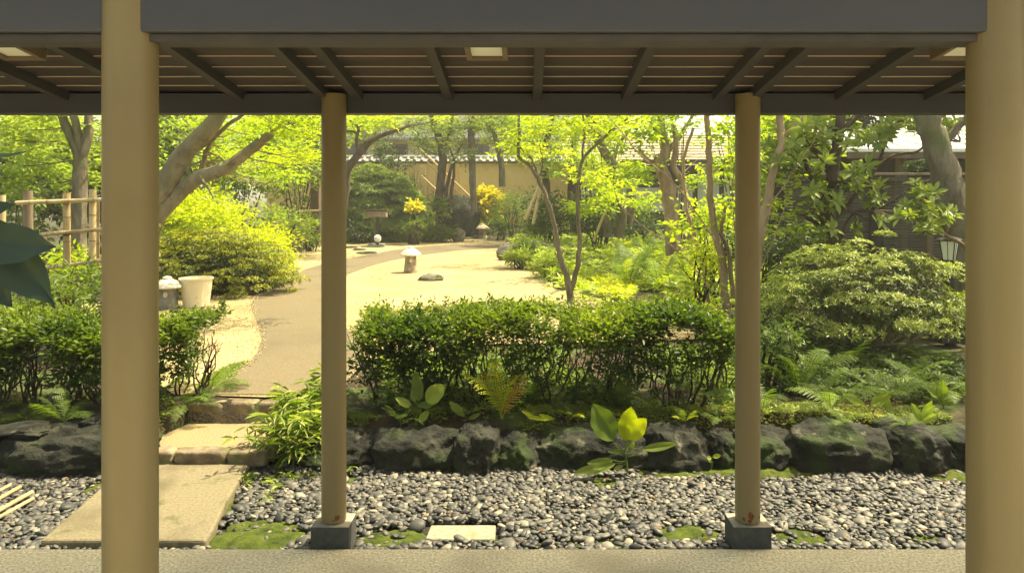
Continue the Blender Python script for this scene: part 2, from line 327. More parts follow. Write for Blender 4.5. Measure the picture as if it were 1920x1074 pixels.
# ================================================================== THE SETTING
def sheet(name, pts, z, m, kind='structure', cell=None):
    bm = bmesh.new(); vs_ = [bm.verts.new((p[0], p[1], z)) for p in pts]; f = bm.faces.new(vs_)
    if f.normal.z < 0: f.normal_flip()
    bmesh.ops.triangulate(bm, faces=bm.faces[:])
    me = bpy.data.meshes.new(name); bm.to_mesh(me); bm.free(); o = link(name, me, None, m); o['kind'] = kind; return o
def inpoly(x, y, poly):
    c = False; j = len(poly) - 1
    for i in range(len(poly)):
        xi, yi = poly[i]; xj, yj = poly[j]
        if (yi > y) != (yj > y) and x < (xj - xi) * (y - yi) / (yj - yi) + xi: c = not c
        j = i
    return c
# garden terrain: one sheet to the horizon, with a soft lip down to the pebble bed
def terr(x, y):
    h = GZ + .02 * snoise(np.stack([x, y, 0 * x], -1), 2.2) * ((y < 7) & (y > 5.15))
    k = np.clip((y - 5.12) / .16, 0, 1); k = k * k * (3 - 2 * k)
    h = -.09 + (h + .09) * k
    far = np.clip((y - 26.5) / 6, 0, 1); return h + far * .5
xs = np.unique(np.concatenate([np.linspace(-160, -8, 9), np.linspace(-8, 8, 130), np.linspace(8, 160, 9)]))
ys = np.unique(np.concatenate([np.linspace(-60, 4.8, 8), np.linspace(4.8, 7.2, 40), np.linspace(7.4, 30, 60), np.linspace(31, 300, 12)]))
X, Y = np.meshgrid(xs, ys); Z = terr(X, Y)
instep = (X > -2.66) & (X < -1.78) & (Y < 5.6) ; Z[instep] = -.09
V = np.stack([X, Y, Z], -1).reshape(-1, 3); nx, ny = len(xs), len(ys)
ii = (np.arange(ny-1)[:, None] * nx + np.arange(nx-1)[None]).ravel()
Q = np.stack([ii, ii+1, ii+nx+1, ii+nx], 1)
o = npmesh('ground', V, Q, M['soil'], smooth=True); o['kind'] = 'structure'
# gravel court and winding path
court = [G(*p) for p in [(325,744),(180,640),(150,575),(300,548),(520,560),(552,500),(545,478),(600,462),(700,452),(830,448),(950,450),(940,470),(960,490),(1000,500),(1040,545),(1120,562),(1250,575),(1330,600),(1400,625),(1300,640),(900,650),(680,680),(600,742),(500,750)]]
sheet('gravel_court', court, GZ + .024, M['gravel'])
pathL = [(340,746),(360,742),(398,726),(434,708),(466,686),(484,664),(491,640),(486,616),(476,592),(470,574),(478,561),(500,548),(526,536),(548,522),(572,507),(620,494),(680,482),(740,470),(800,463),(860,459),(950,457),(1100,457)]
pathR = [(1100,468),(940,466),(860,471),(790,480),(730,491),(690,502),(652,517),(632,532),(622,550),(620,575),(628,600),(648,618),(670,636),(680,660),(670,700),(640,730),(575,746)]
sheet('garden_path', [G(*p) for p in pathL + pathR], GZ + .030, M['path'])
# walkway floor slab reaching on behind the camera
mb = MB().box((0, .75, -.15), (16, 6.0, .30)); o = mb.build('walkway_floor', M['concrete'], smooth=False, bevel=.008, kind='structure')
sheet('pebble_bed_soil', [(-8, 3.74), (8, 3.74), (8, 5.2), (-8, 5.2)], -.078, M['bedsoil'])

mb = MB().box((0, -8.2, 1.3), (20, .3, 2.8)); o = mb.build('sky_block_wall', M['brownwood'], smooth=False, kind='structure')   # unseen wall added behind the viewer to keep low sky off the pillars
def chips(name, pts, size, m):
    V0 = np.array([v[:] for v in [Vector(q).normalized() for q in ((1,0,-.6),(-.5,.87,-.5),(-.6,-.8,-.5),(.1,.1,1),(.6,.5,.3),(-.5,.1,.6))]]); F0 = np.array([(0,1,4),(1,3,4),(3,0,4),(1,2,5),(2,3,5),(3,1,5),(0,3,2),(0,2,1)])
    n = len(pts); an = R.rand(n) * 6.28; sc = size * R.uniform(.5, 1.3, (n, 1, 1)) * np.array([1, .75, .5]); c, s_ = np.cos(an), np.sin(an)
    V = V0[None] * sc; V = np.stack([V[..., 0]*c[:, None] - V[..., 1]*s_[:, None], V[..., 0]*s_[:, None] + V[..., 1]*c[:, None], V[..., 2]], -1) + np.array(pts)[:, None]
    o = npmesh(name, V.reshape(-1, 3), (F0[None] + (np.arange(n) * 6)[:, None, None]).reshape(-1, 3), m, rnd=np.repeat(R.rand(n), 8)); o['kind'] = 'stuff'
cp = []
for line in (pathL[1:13], pathR[6:16]):
    g_ = [G(*p) for p in line]
    for a_, b_ in zip(g_[:-1], g_[1:]):
        for _ in range(int((b_ - a_).length * 170)):
            q = a_.lerp(b_, random.random()); cp.append((q.x + random.gauss(0, .035), q.y + random.gauss(0, .035), GZ + .034))
lf_ = [(p.x, p.y) for p in (G(380,735), G(484,664), G(491,640), G(470,574), G(330,580), G(300,640))]
for _ in range(9000):
    x, y = random.uniform(-5.5, -2), random.uniform(5.6, 10.5)
    if inpoly(x, y, lf_): cp.append((x, y, GZ + .029))
chips('gravel_grains', cp, .008, M['gravelchip'])
# ------------------------------------------------------------------ pillars
D1, D2 = 1.843, 3.85
def pillar(x, y, ztop, label, rust, plinth=True):
    t = thing('pillar', (x, y, 0), label, 'pillar', 'round ochre pillars of the covered walkway')
    zb = .107 if plinth else 0
    mb = MB(); mb.lathe([(.0635, zb), (.0635, ztop)], (x, y, 0), 48); mb.build('shaft', M['pillar'], t)
    if plinth:
        mb = MB(); mb.box((x, y, .0235), (.195, .17, .157), top=1, mi=0); o = mb.build('plinth', [M['plinth'], M['plinthtop']], t, smooth=False, bevel=.004)
        for p in o.data.polygons:
            if p.normal.z > .9: p.material_index = 1
        if rust:
            for k, (a0, z0, r0) in enumerate(rust):    # flaked rust scabs standing proud of the paint
                m2 = MB(); V = [(0, 0, 0)]; n = 14
                vs_ = []
                for j in range(n):
                    an = 6.283 * j / n; rr = r0 * random.uniform(.6, 1.15)
                    u = a0 + rr * math.cos(an) / .0635; zz = z0 + rr * 1.2 * math.sin(an)
                    vs_.append((x + .0645 * math.sin(u), y - .0645 * math.cos(u), max(zz, zb + .001)))
                c = (x + .0655 * math.sin(a0), y - .0655 * math.cos(a0), z0)
                m2.add([c] + vs_, [(0, j + 1, (j + 1) % n + 1) for j in range(n)]); m2.build('rust_scab', M['rust'], t)
    return t
pillar(-.984, D1, 2.52, 'thick near ochre pillar at the left, beside the dark overhanging leaf', None, False)
pillar(1.171, D1, 2.52, 'thick near ochre pillar at the right edge of the view', None, False)
pillar(-.997, D2, 2.315, 'far ochre pillar on a dark plinth beside the bamboo grass, rust scab on its right foot', [(.55, .135, .014), (.2, .125, .005)])
pillar(1.158, D2, 2.315, 'far ochre pillar on a stone plinth in the pebbles, round rust scab in the middle of its foot', [(.0, .15, .017), (-.6, .13, .009), (.75, .135, .006), (-.1, .122, .012)])

# ------------------------------------------------------------------ walkway roof
roof = thing('walkway_roof', (0, 2.9, 2.2), 'dark timber roof of the covered walkway with sloping boarded ceiling', 'roof')
mb = MB(); mb.box((0, 1.85, 2.183 + .16), (14, .10, .32)); mb.build('beam', M['beam'], roof, smooth=False, bevel=.004)
mb = MB(); mb.box((0, 1.856, 2.172), (14, .075, .018)); mb.build('beam_soffit', M['rafter'], roof, smooth=False)
mb = MB(); mb.box((0, 3.92, 2.219 + .053), (14, .10, .106)); mb.build('beam', M['beam'], roof, smooth=False, bevel=.004)
def zc(y): return 2.352 - .14 * (y - 3.7)         # underside of the ceiling boards
rx = [80, 250, 425, 592, 658, 835, 1008, 1182, 1360, 1430, 1600, 1775, 1950]
xr = [(p - PX) / F * 3.7 for p in rx]
sl = math.atan(.14); rotx = Matrix.Rotation(-sl, 3, 'X')
rm = None
for x in xr:
    y0, y1 = 1.45, 4.02; c = Vector((x, (y0 + y1) / 2, zc((y0 + y1) / 2) - .016))
    mb = MB(); L = (y1 - y0) / math.cos(sl)
    mb.box((0, 0, 0), (.045, L, .052), rotx); 
    if rm is None:
        o = mb.build('rafter', M['rafter'], roof, smooth=False, local=True); rm = o.data
    else: o = link('rafter', rm, roof)
    o.location = c - Vector(roof.location)
pw = .152
edges = [-7.0] + xr + [7.0]
pm = {}
rows = [1.5 + pw * i for i in range(18)]
for bi, (xa, xb) in enumerate([(-6, xr[1]), (xr[1], xr[3]), (xr[3], xr[4]), (xr[4], xr[6]), (xr[6], xr[8]), (xr[8], xr[9]), (xr[9], xr[11]), (xr[11], 6)]):
    for yy in rows:
        if yy < 2.4 and yy > 1.95 and False: continue
        mb = MB(); hw = (xb - xa) / 2 - .001
        n = 8; V = []; rn = random.random()
        for k in range(n + 1):
            x = -hw + 2 * hw * k / n; wv = .0045 * noise.noise(Vector((xa * 3 + x * 2.2, yy * 7, 0)))
            for (yo, zo) in ((-.004 + wv, -.0065), (pw, .000), (pw, .010), (-.004 + wv, -.0015)):
                V.append((x, yo, zo - .14 * yo))
        Fs = []; 
        for k in range(n):
            for j in range(4):
                Fs.append((k*4+j, k*4+(j+1) % 4, (k+1)*4+(j+1) % 4, (k+1)*4+j))
        mb.add(V, Fs, 0, rn)
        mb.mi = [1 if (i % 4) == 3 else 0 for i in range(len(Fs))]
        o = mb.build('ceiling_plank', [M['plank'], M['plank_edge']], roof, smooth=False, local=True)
        o.location = Vector(((xa + xb) / 2, yy, zc(yy) + .012)) - Vector(roof.location)
mb = MB(); mb.add([(-7, 1.4, zc(1.4) + .05), (7, 1.4, zc(1.4) + .05), (7, 4.28, zc(4.28) + .05), (-7, 4.28, zc(4.28) + .05)], [(0, 1, 2, 3)])
mb.add([(-7, 1.4, zc(1.4) + .08), (7, 1.4, zc(1.4) + .08), (7, 4.32, zc(4.32) + .08), (-7, 4.32, zc(4.32) + .08)], [(0, 1, 2, 3)])
mb.build('roof_covering', M['tile'], roof, smooth=False)
gm = None
for px in (155, 335, 489, 696, 851, 1003, 1155, 1332, 1530, 1680):   # gutter hangers showing just under the eave beam
    x = (px - PX) / F * 4.25
    if gm is None:
        o = MB().box((0, 0, 0), (.045, .02, .10)).build('gutter_hanger', M['black'], roof, smooth=False, local=True); gm = o.data
    else: o = link('gutter_hanger', gm, roof)
    o.location = Vector((x, 4.25, 1.78 + 154.5 / F * 4.25 + .045)) - Vector(roof.location)
def ceiling_light(px, label):
    y = 3.05; c = Vector(((px - PX) / F * y, y, zc(y) - .04))
    t = thing('ceiling_light', c, label, 'ceiling light', 'square ceiling lights of the walkway')
    hx, hy, fr = .076, .088, .022
    mb = MB()
    for (cx, cy, sx, sy) in ((0, -hy, 2*hx + fr, fr), (0, hy, 2*hx + fr, fr), (-hx, 0, fr, 2*hy - fr), (hx, 0, fr, 2*hy - fr)):
        mb.box(c + rotx @ Vector((cx, cy, 0)), (sx, sy, .06), rotx)
    mb.build('frame', M['lampframe'], t, smooth=False, bevel=.002)
    MB().box(c + rotx @ Vector((0, 0, .004)), (2*hx - fr + .001, 2*hy - fr + .001, .04), rotx).build('diffuser', M['acrylic'], t, smooth=False)
ceiling_light(912, 'square wood framed ceiling light, unlit, above the centre of the walkway')
ceiling_light(20, 'square wood framed ceiling light, unlit, at the left edge beside the near pillar')
ceiling_light(1806, 'square wood framed ceiling light, unlit, half hidden by the right near pillar')

# ------------------------------------------------------------------ boulders
def rockmesh(c, r, seed, m, name='boulder', parent=None, sub=4, facets=9, rough=.16, flat=None, hcut=(.62, .92), square=0):
    bm = bmesh.new(); bmesh.ops.create_icosphere(bm, subdivisions=sub, radius=1); rs = np.random.RandomState(seed)
    pl = [(Vector(nrm(rs.normal(size=3))), rs.uniform(*hcut)) for _ in range(facets)]
    off = Vector((seed * 3.7, seed * 1.3, 0)); r = Vector(r)
    for v in bm.verts:
        p = v.co.copy()
        if square: k = max(abs(p.x), abs(p.y), abs(p.z)); p *= 1 + square * (1 / k - 1) * .62
        for n_, h in pl:
            k = p.dot(n_) - h
            if k > 0: p -= n_ * k * .92
        q = p * 1.6 + off
        p += p.normalized() * (rough * noise.fractal(q, .8, 2.1, 3) + rough * .30 * noise.fractal(q * 3.3, .7, 2.2, 4) - rough * .3 * abs(noise.noise(q * 2.2)))
        v.co = Vector((p.x * r.x, p.y * r.y, p.z * r.z)) + Vector(c)
    me = bpy.data.meshes.new(name); bm.to_mesh(me); bm.free()
    me.polygons.foreach_set('use_smooth', [True] * len(me.polygons))
    try: me.set_sharp_from_angle(angle=math.radians(50))
    except Exception: pass
    return link(name, me, parent, m)
# retaining row between pebbles and garden: px left, px right, py top, d, label
row = [(-120, 12, 806, 5.05, 'dark edging boulder at the far left, cut by the picture edge, behind the biggest one'),
 (2, 262, 806, 4.93, 'largest dark edging boulder, left of the slab path and half behind the near pillar'),
 (565, 708, 806, 5.06, 'dark edging boulder behind the far left pillar, beside the bamboo grass'),
 (704, 856, 803, 5.00, 'craggy dark edging boulder with pale rough ridges under the small broadleaf plant'),
 (852, 935, 800, 4.98, 'pointed mossy edging boulder under the orange fern'),
 (925, 1010, 812, 5.04, 'low dark edging boulder just right of the pointed mossy one'),
 (1004, 1212, 802, 5.06, 'long dark edging boulder behind the large broadleaf seedling'),
 (1200, 1330, 800, 5.02, 'round mossy edging boulder right of the large broadleaf seedling'),
 (1326, 1388, 808, 5.08, 'narrow dark edging boulder immediately left of the far right pillar'),
 (1384, 1490, 804, 5.04, 'square dark edging boulder immediately right of the far right pillar'),
 (1488, 1660, 798, 4.98, 'broad domed edging boulder with a bare grey top'),
 (1654, 1776, 796, 5.0, 'edging boulder with a green moss spot, second from the near right pillar'),
 (1768, 1900, 802, 5.06, 'dark edging boulder partly hidden by the near right pillar'),
 (1890, 2060, 800, 5.0, 'dark edging boulder at the far right, just outside the near right pillar'), (2050, 2200, 804, 5.05, 'last dark edging boulder of the row, beyond the right picture edge')]
for i, (a, b, tp, d, lb) in enumerate(row):
    x0, x1 = (a - PX) / F * d, (b - PX) / F * d; zt = E - (tp - PY) / F * (d + .05); zb = -.14
    o = rockmesh(((x0 + x1) / 2, d + .12, (zt + zb) / 2 - .025), ((x1 - x0) / 2 * 1.17, .25, (zt - zb) / 2 * 1.15), 20 + i, M['boulder'], sub=5, facets=7, rough=.17, hcut=(.80, 1.0), square=.6)
    tag(o, lb, 'boulder', 'boulders edging the raised garden bed')
for i, (px, py, w_, lb) in enumerate([(20, 812, 70, 'flat mossy stone behind the largest boulder at the far left'), (175, 792, 45, 'small dark stone left of the near left pillar, on the soil')]):
    g = G(px, py, .2); tag(rockmesh((g.x, g.y + .1, .19), (w_ * g.y / F, .16, .05), 60 + i, M['boulder'], sub=4), lb, 'stone')

# ------------------------------------------------------------------ slab and steps
def prism(name, top, z0, z1, m, parent=None, bev=.012, inset=0, kind=None, smooth=False, jit=0):
    n = len(top); mb = MB()
    c = sum((Vector((p[0], p[1], 0)) for p in top), Vector()) / n
    V = [(p[0], p[1], z0) for p in top] + [(p[0] + (c.x-p[0])*inset, p[1] + (c.y-p[1])*inset, z1 + random.uniform(-jit, jit)) for p in top]
    mb.add(V, [tuple(range(n))[::-1], tuple(range(n, 2*n))] + [(i, (i+1) % n, n+(i+1) % n, n+i) for i in range(n)])
    return mb.build(name, m, parent, smooth=smooth, bevel=bev, kind=kind)
sl_pts = [G(*p, 0) for p in [(92,1010),(388,1012),(402,985),(428,935),(448,905),(466,868),(190,868),(262,868)]]
sl_pts = [G(75,1012,0), G(385,1012,0), G(400,990,0), G(425,938,0), G(446,903,0), G(470,866,0), G(262,866,0), G(190,912,0)]
o = prism('stepping_slab', [(p.x, p.y) for p in sl_pts], -.12, 0.0, M['slab'], bev=.014)
tag(o, 'long pale concrete slab crossing the pebbles to the stone steps', 'slab')
def step(label, ztop, d0, d1, x0, x1, cuts, zb, topm):
    t = thing('stone_step', ((x0+x1)/2, d0, zb), label, 'step')
    o = prism('tread', [(x0 + .05, d0 + .085), (x1 + .02, d0 + .085), (x1 + .02, d1), (x0 + .18, d1)], zb, ztop - .006, topm, t, bev=.01)
    es = [x0] + cuts + [x1]
    for a, b in zip(es[:-1], es[1:]):
        c = ((a+b)/2, d0 + .055, (ztop + zb) / 2 - .004)
        r = rockmesh(c, ((b-a)/2 * 1.06, .075, (ztop - zb)/2 * 1.12), int(abs(a) * 100) % 50, M['stepstone'], 'edge_stone', t, sub=4, facets=5, rough=.05, hcut=(.9, 1.0))
        # square the ellipsoid up into a dressed kerb stone
        for v in r.data.vertices:
            q = (v.co - Vector(c)); q = Vector((q.x / ((b-a)/2), q.y / .07, q.z / ((ztop-zb)/2)))
            m_ = max(abs(q.x), abs(q.y), abs(q.z), 1e-6); l_ = q.length; k = .55 * l_ / m_ + .45
            q = q * min(k, 1.6); q = Vector([max(-.985, min(.985, u)) + .03 * noise.noise(Vector(c) * 9 + q * 2.4) for u in q])
            v.co = Vector(c) + Vector((q.x * (b-a)/2, q.y * .07, q.z * (ztop-zb)/2))
    return t
X_ = lambda px, d: (px - PX) / F * d
step('lower stone step with a sunlit tread and dark edge stones', .084, 4.95, 5.62, X_(225, 4.95), X_(500, 4.95), [X_(325, 4.95), X_(424, 4.95)], -.02, M['step'])
step('upper stone step where the winding path begins, with rounded edge stones', .235, 5.60, 5.86, X_(330, 5.6), X_(545, 5.6), [X_(425, 5.6), X_(482, 5.6)], .0, M['path'])
pv = prism('paving_stone', [(p.x, p.y) for p in (G(797,1010,-.045), G(928,1010,-.045), G(930,983,-.045), G(808,983,-.045))], -.09, -.045, M['paver'], bev=.008)
tag(pv, 'small flat rectangular paving stone set in the pebbles', 'paving stone')

# ------------------------------------------------------------------ moss cushions
def mossp(px, py, rx, ry, h, seed):
    c = G(px, py, -.06); n = 26; V = []; Fs = []; a = rx * c.y / F; dep = ry * c.y * c.y / (F * (E + .06))
    for i in range(n):
        for j in range(40):
            r = i / (n - 1); an = 6.283 * j / 40
            e = 1 + .38 * noise.noise(Vector((math.cos(an) * 1.3, math.sin(an) * 1.3, seed))) + .24 * noise.noise(Vector((math.cos(an) * 5, math.sin(an) * 5, seed)))
            x, y = c.x + a * r * e * math.cos(an), c.y + dep * r * e * math.sin(an)
            y = max(y, 3.752)
            z = -.085 + h * (1 - r * r) ** .5 * (1 + .4 * noise.noise(Vector((x * 9, y * 9, 0)))) + .008 * noise.noise(Vector((x * 40, y * 40, 0)))
            V.append((x, y, z))
    for i in range(n - 1):
        for j in range(40):
            Fs.append((i*40+j, i*40+(j+1) % 40, (i+1)*40+(j+1) % 40, (i+1)*40+j)[::-1])
    MB().add(V, Fs).build('moss', M['moss'], kind='stuff')
    return (c.x, c.y, a, dep)
mo = [mossp(*m) for m in [(480,1008,110,38,.05,1),(418,960,26,40,.035,2),(735,1010,78,22,.045,3),(1285,1006,74,24,.05,4),(1500,1008,60,20,.04,5),(1740,1012,50,12,.03,6),
     (1430,888,170,14,.06,7),(1255,890,70,12,.05,8),(900,1010,40,14,.025,9),(1050,1018,60,8,.03,10),(1770,890,60,16,.05,11),(1130,905,50,14,.03,12),(560,893,70,10,.04,13),(660,900,26,10,.03,14),(840,888,40,7,.04,15),(180,915,22,18,.03,16),(1160,1018,50,8,.03,17)]]
# ------------------------------------------------------------------ pebbles
bed = thing('pebble_bed', (0, 4.4, -.08), None, None); bed['kind'] = 'structure'
def pebmat(name, attr):
    m = mat(name, [(1,1,1),(1,1,1)], 5, .05, .55, spec=.4); n = m.node_tree.nodes; l = m.node_tree.links; b = n['Principled BSDF']
    cr = n.new('ShaderNodeValToRGB'); e = cr.color_ramp.elements
    cols = [(.020,.022,.023),(.048,.049,.048),(.088,.085,.076),(.15,.14,.115),(.30,.27,.20)]; pos = [0, .25, .55, .8, 1]
    while len(e) < 5: e.new(.5)
    for i in range(5): e[i].position = pos[i]; e[i].color = (*cols[i], 1)
    if attr: a = n.new('ShaderNodeAttribute'); a.attribute_name = 'rnd'; l.new(a.outputs['Fac'], cr.inputs[0])
    else: a = n.new('ShaderNodeObjectInfo'); l.new(a.outputs['Random'], cr.inputs[0])
    no = n.new('ShaderNodeTexNoise'); no.inputs['Scale'].default_value = 60; tc = n.new('ShaderNodeTexCoord'); l.new(tc.outputs['Object'], no.inputs['Vector'])
    mr = n.new('ShaderNodeMapRange'); mr.inputs[3].default_value = .75; mr.inputs[4].default_value = 1.25; l.new(no.outputs[0], mr.inputs[0])
    mi = n.new('ShaderNodeMix'); mi.data_type = 'RGBA'; mi.blend_type = 'MULTIPLY'; mi.inputs[0].default_value = 1
    l.new(cr.outputs[0], mi.inputs[6]); l.new(mr.outputs[0], mi.inputs[7]); l.new(mi.outputs[2], b.inputs['Base Color']); return m
M['peb'] = pebmat('river_pebble_single', False); M['pebs'] = pebmat('river_pebbles', True)
def pebverts(sub, seed):
    bm = bmesh.new(); bmesh.ops.create_icosphere(bm, subdivisions=sub, radius=1); rs = np.random.RandomState(seed)
    o3 = Vector(rs.rand(3) * 20)
    for v in bm.verts: v.co *= 1 + .22 * noise.noise(v.co * 1.1 + o3)
    bm.verts.ensure_lookup_table()
    V = np.array([v.co[:] for v in bm.verts]); Fc = np.array([[v.index for v in f.verts] for f in bm.faces]); bm.free(); return V, Fc
pv_ = [pebverts(2, s) for s in range(8)]
pl_ = [pebverts(1 if False else 2, s) for s in range(8)]
spots_ = []
def inmoss(x, y):
    for (cx, cy, a, b) in mo:
        if ((x-cx)/a)**2 + ((y-cy)/b)**2 < .72: return True
    return False
slabpoly = [(p.x, p.y) for p in sl_pts]
stp = .028
stp = .0290
for layer in range(2):
    yy = 3.765
    while yy < 5.06:
        xx = -3.6 + random.random() * stp
        while xx < 3.9:
            x = xx + random.uniform(-.45, .45) * stp; y = yy + random.uniform(-.45, .45) * stp
            if y > 3.76 and not inpoly(x, y, slabpoly) and abs(x + .86) > -1:
                if not any(abs(x - cx) < .115 and abs(y - D2) < .10 for cx in (-.997, 1.158)):
                    m_ = inmoss(x, y)
                    if (not m_) or random.random() < .09:
                        if not (-.57 < x < -.13 and 3.92 < y < 4.17):
                            spots_.append((x, y, layer if not m_ else 2))
            xx += stp * (1.12 if layer == 0 else 1.0)
        yy += stp * (1.12 if layer == 0 else 1.0)
spots_.sort(key=lambda s: (-(s[2] > 0), s[1]))
nb_ = 0; bigV = []; bigF = []; bigR = []; off = 0
xf = []
pm_ = []
for s, (V, Fc) in enumerate(pv_):
    me = bpy.data.meshes.new('pebble'); me.from_pydata(V.tolist(), [], Fc.tolist()); me.polygons.foreach_set('use_smooth', [True] * len(Fc)); me.materials.append(M['peb']); pm_.append(me)
inview = [s for s in spots_ if s[2] > 0 and -2.75 < s[0] / s[1] * 4 < 2.45]
near = set(id(s) for s in random.sample([s for s in inview if s[1] < 4.2 or s[2] == 2], 296))
for s in spots_:
    x, y, ly = s
    L = random.lognormvariate(math.log(.0196), .30); single = id(s) in near
    if single: L *= 1.25
    sc = np.array([L, L * random.uniform(.6, .85), L * random.uniform(.32, .52)])
    tilt = .30; rot = Matrix.Rotation(random.uniform(0, 6.28), 3, 'Z') @ Matrix.Rotation(random.gauss(0, tilt), 3, 'X') @ Matrix.Rotation(random.gauss(0, tilt), 3, 'Y')
    rot = Matrix.Rotation(random.gauss(0, .25), 3, 'X') @ Matrix.Rotation(random.gauss(0, .2), 3, 'Y') @ Matrix.Rotation(random.uniform(0, 6.28), 3, 'Z') if random.random() < .5 else rot
    z = -.066 + (.018 if ly == 1 else 0) + random.uniform(-.004, .006)
    z += .018 * (noise.noise(Vector((x * 1.7, y * 2.3, 4))) + .3)
    if ly == 2: z = -.045
    if single:
        z += .004
        o = bpy.data.objects.new('pebble', pm_[random.randrange(8)]); COL.objects.link(o); o.parent = bed
        o.matrix_local = Matrix.Translation(Vector((x, y, z)) - Vector(bed.location)) @ rot.to_4x4() @ Matrix.Diagonal((*sc, 1))
    else:
        k = random.randrange(8); V, Fc = pl_[k] if ly else pv0[k] if False else pl_[k]
        bigV.append((V * sc) @ np.array(rot).T + np.array([x, y, z])); bigF.append(Fc + off); off += len(V)
        r_ = min(1, max(0, random.gauss(.52, .24))); bigR.append(np.full(len(Fc), r_))
o = npmesh('pebbles', np.concatenate(bigV), np.concatenate(bigF), M['pebs'], bed, rnd=np.concatenate(bigR), smooth=True); o['kind'] = 'stuff'
print('pebbles', len(spots_), 'tris', sum(len(f) for f in bigF))
# ================================================================== VEGETATION
DENS = 3.2
class Leaves:
    def __init__(s): s.a = []; s.r = []
    def add(s, t, tone=None, ts=.22):
        n = len(t[0]); s.a.append(t)
        s.r.append(np.clip(R.rand(n) if tone is None else np.repeat(tone, n // len(tone)) + R.normal(size=n) * ts * .6, 0, 1)); return s
    def build(s, name, m, parent, **k):
        a = [np.concatenate([t[i] for t in s.a]) for i in range(5)]
        return leafmesh(name, *a, m, parent, rnd=np.concatenate(s.r), **k)
def gate(c, sc, th): return snoise(c, sc) > th
def cloud(clumps, n, K, SL, LL, LW, th=-.6, nsc=2.0, horiz=.5, shell=.4, lv=None, up=(0,0,1), droop=0.0, njit=.4, tone=.5):
    """sprays through ellipsoid clumps, n per clump of 1 m^2 cross-section"""
    lv = lv or Leaves()
    for (c, r) in clumps:
        k = max(4, int(n * DENS * (r[0] * r[2] * .6 + r[0] * r[1] * .4)))
        p, o = inell(c, r, k, shell)
        g = gate(p, nsc, th); p, o = p[g], o[g]
        if len(p) == 0: continue
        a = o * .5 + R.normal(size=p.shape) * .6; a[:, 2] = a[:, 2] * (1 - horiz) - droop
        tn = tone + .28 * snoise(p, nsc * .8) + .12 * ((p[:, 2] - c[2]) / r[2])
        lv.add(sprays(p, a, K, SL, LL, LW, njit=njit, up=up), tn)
    return lv
def twigs_to(mb, roots, clumps, r=.012, per=3, mi=0):
    roots = [Vector(q) for q in roots]
    for (c, rr) in clumps:
        for _ in range(per):
            e = Vector(c) + Vector((random.uniform(-.7, .7) * rr[0], random.uniform(-.7, .7) * rr[1], random.uniform(-.6, .6) * rr[2]))
            b = min(roots, key=lambda q: (q - e).length + max(0, q.z - e.z) * 1.2)
            m_ = (b + e) / 2 + Vector((random.uniform(-.1, .1), random.uniform(-.1, .1), -.08)) * (e - b).length
            mb.tube([b, m_, e], [r, r * .65, r * .25], 5, wob=(e - b).length * .012)
def lp(pts, d): return [P(x, y, (d if len(q) == 0 else q[0])) for (x, y, *q) in pts]
def tree(name, label, cat, loc, limbs, clumps, spec, bark, leaf, group=None, twr=.012, per=3, fine=False, crown='crown', extra=None, knob=.25, seg=10):
    t = thing(name, loc, label, cat, group)
    mb = MB(); roots = []
    for pts, r0, r1 in limbs:
        mb.tube(pts, (r0, r1) if np.isscalar(r0) else r0, seg, wob=.006 * max(1, (r0 if np.isscalar(r0) else r0[0]) * 8), knob=knob, sub=4)
        roots += [q for i, q in enumerate(pts) if i > 0 or len(pts) < 3]
        roots += [(pts[i] + pts[i+1]) / 2 for i in range(1, len(pts) - 1)]
    if clumps: twigs_to(mb, roots, clumps, twr, per)
    mb.build('trunk' if cat == 'tree' else 'stem', bark, t)
    if clumps:
        lv = cloud(clumps, **spec)
        lv.build(crown, leaf, t, fine=fine)
    return t
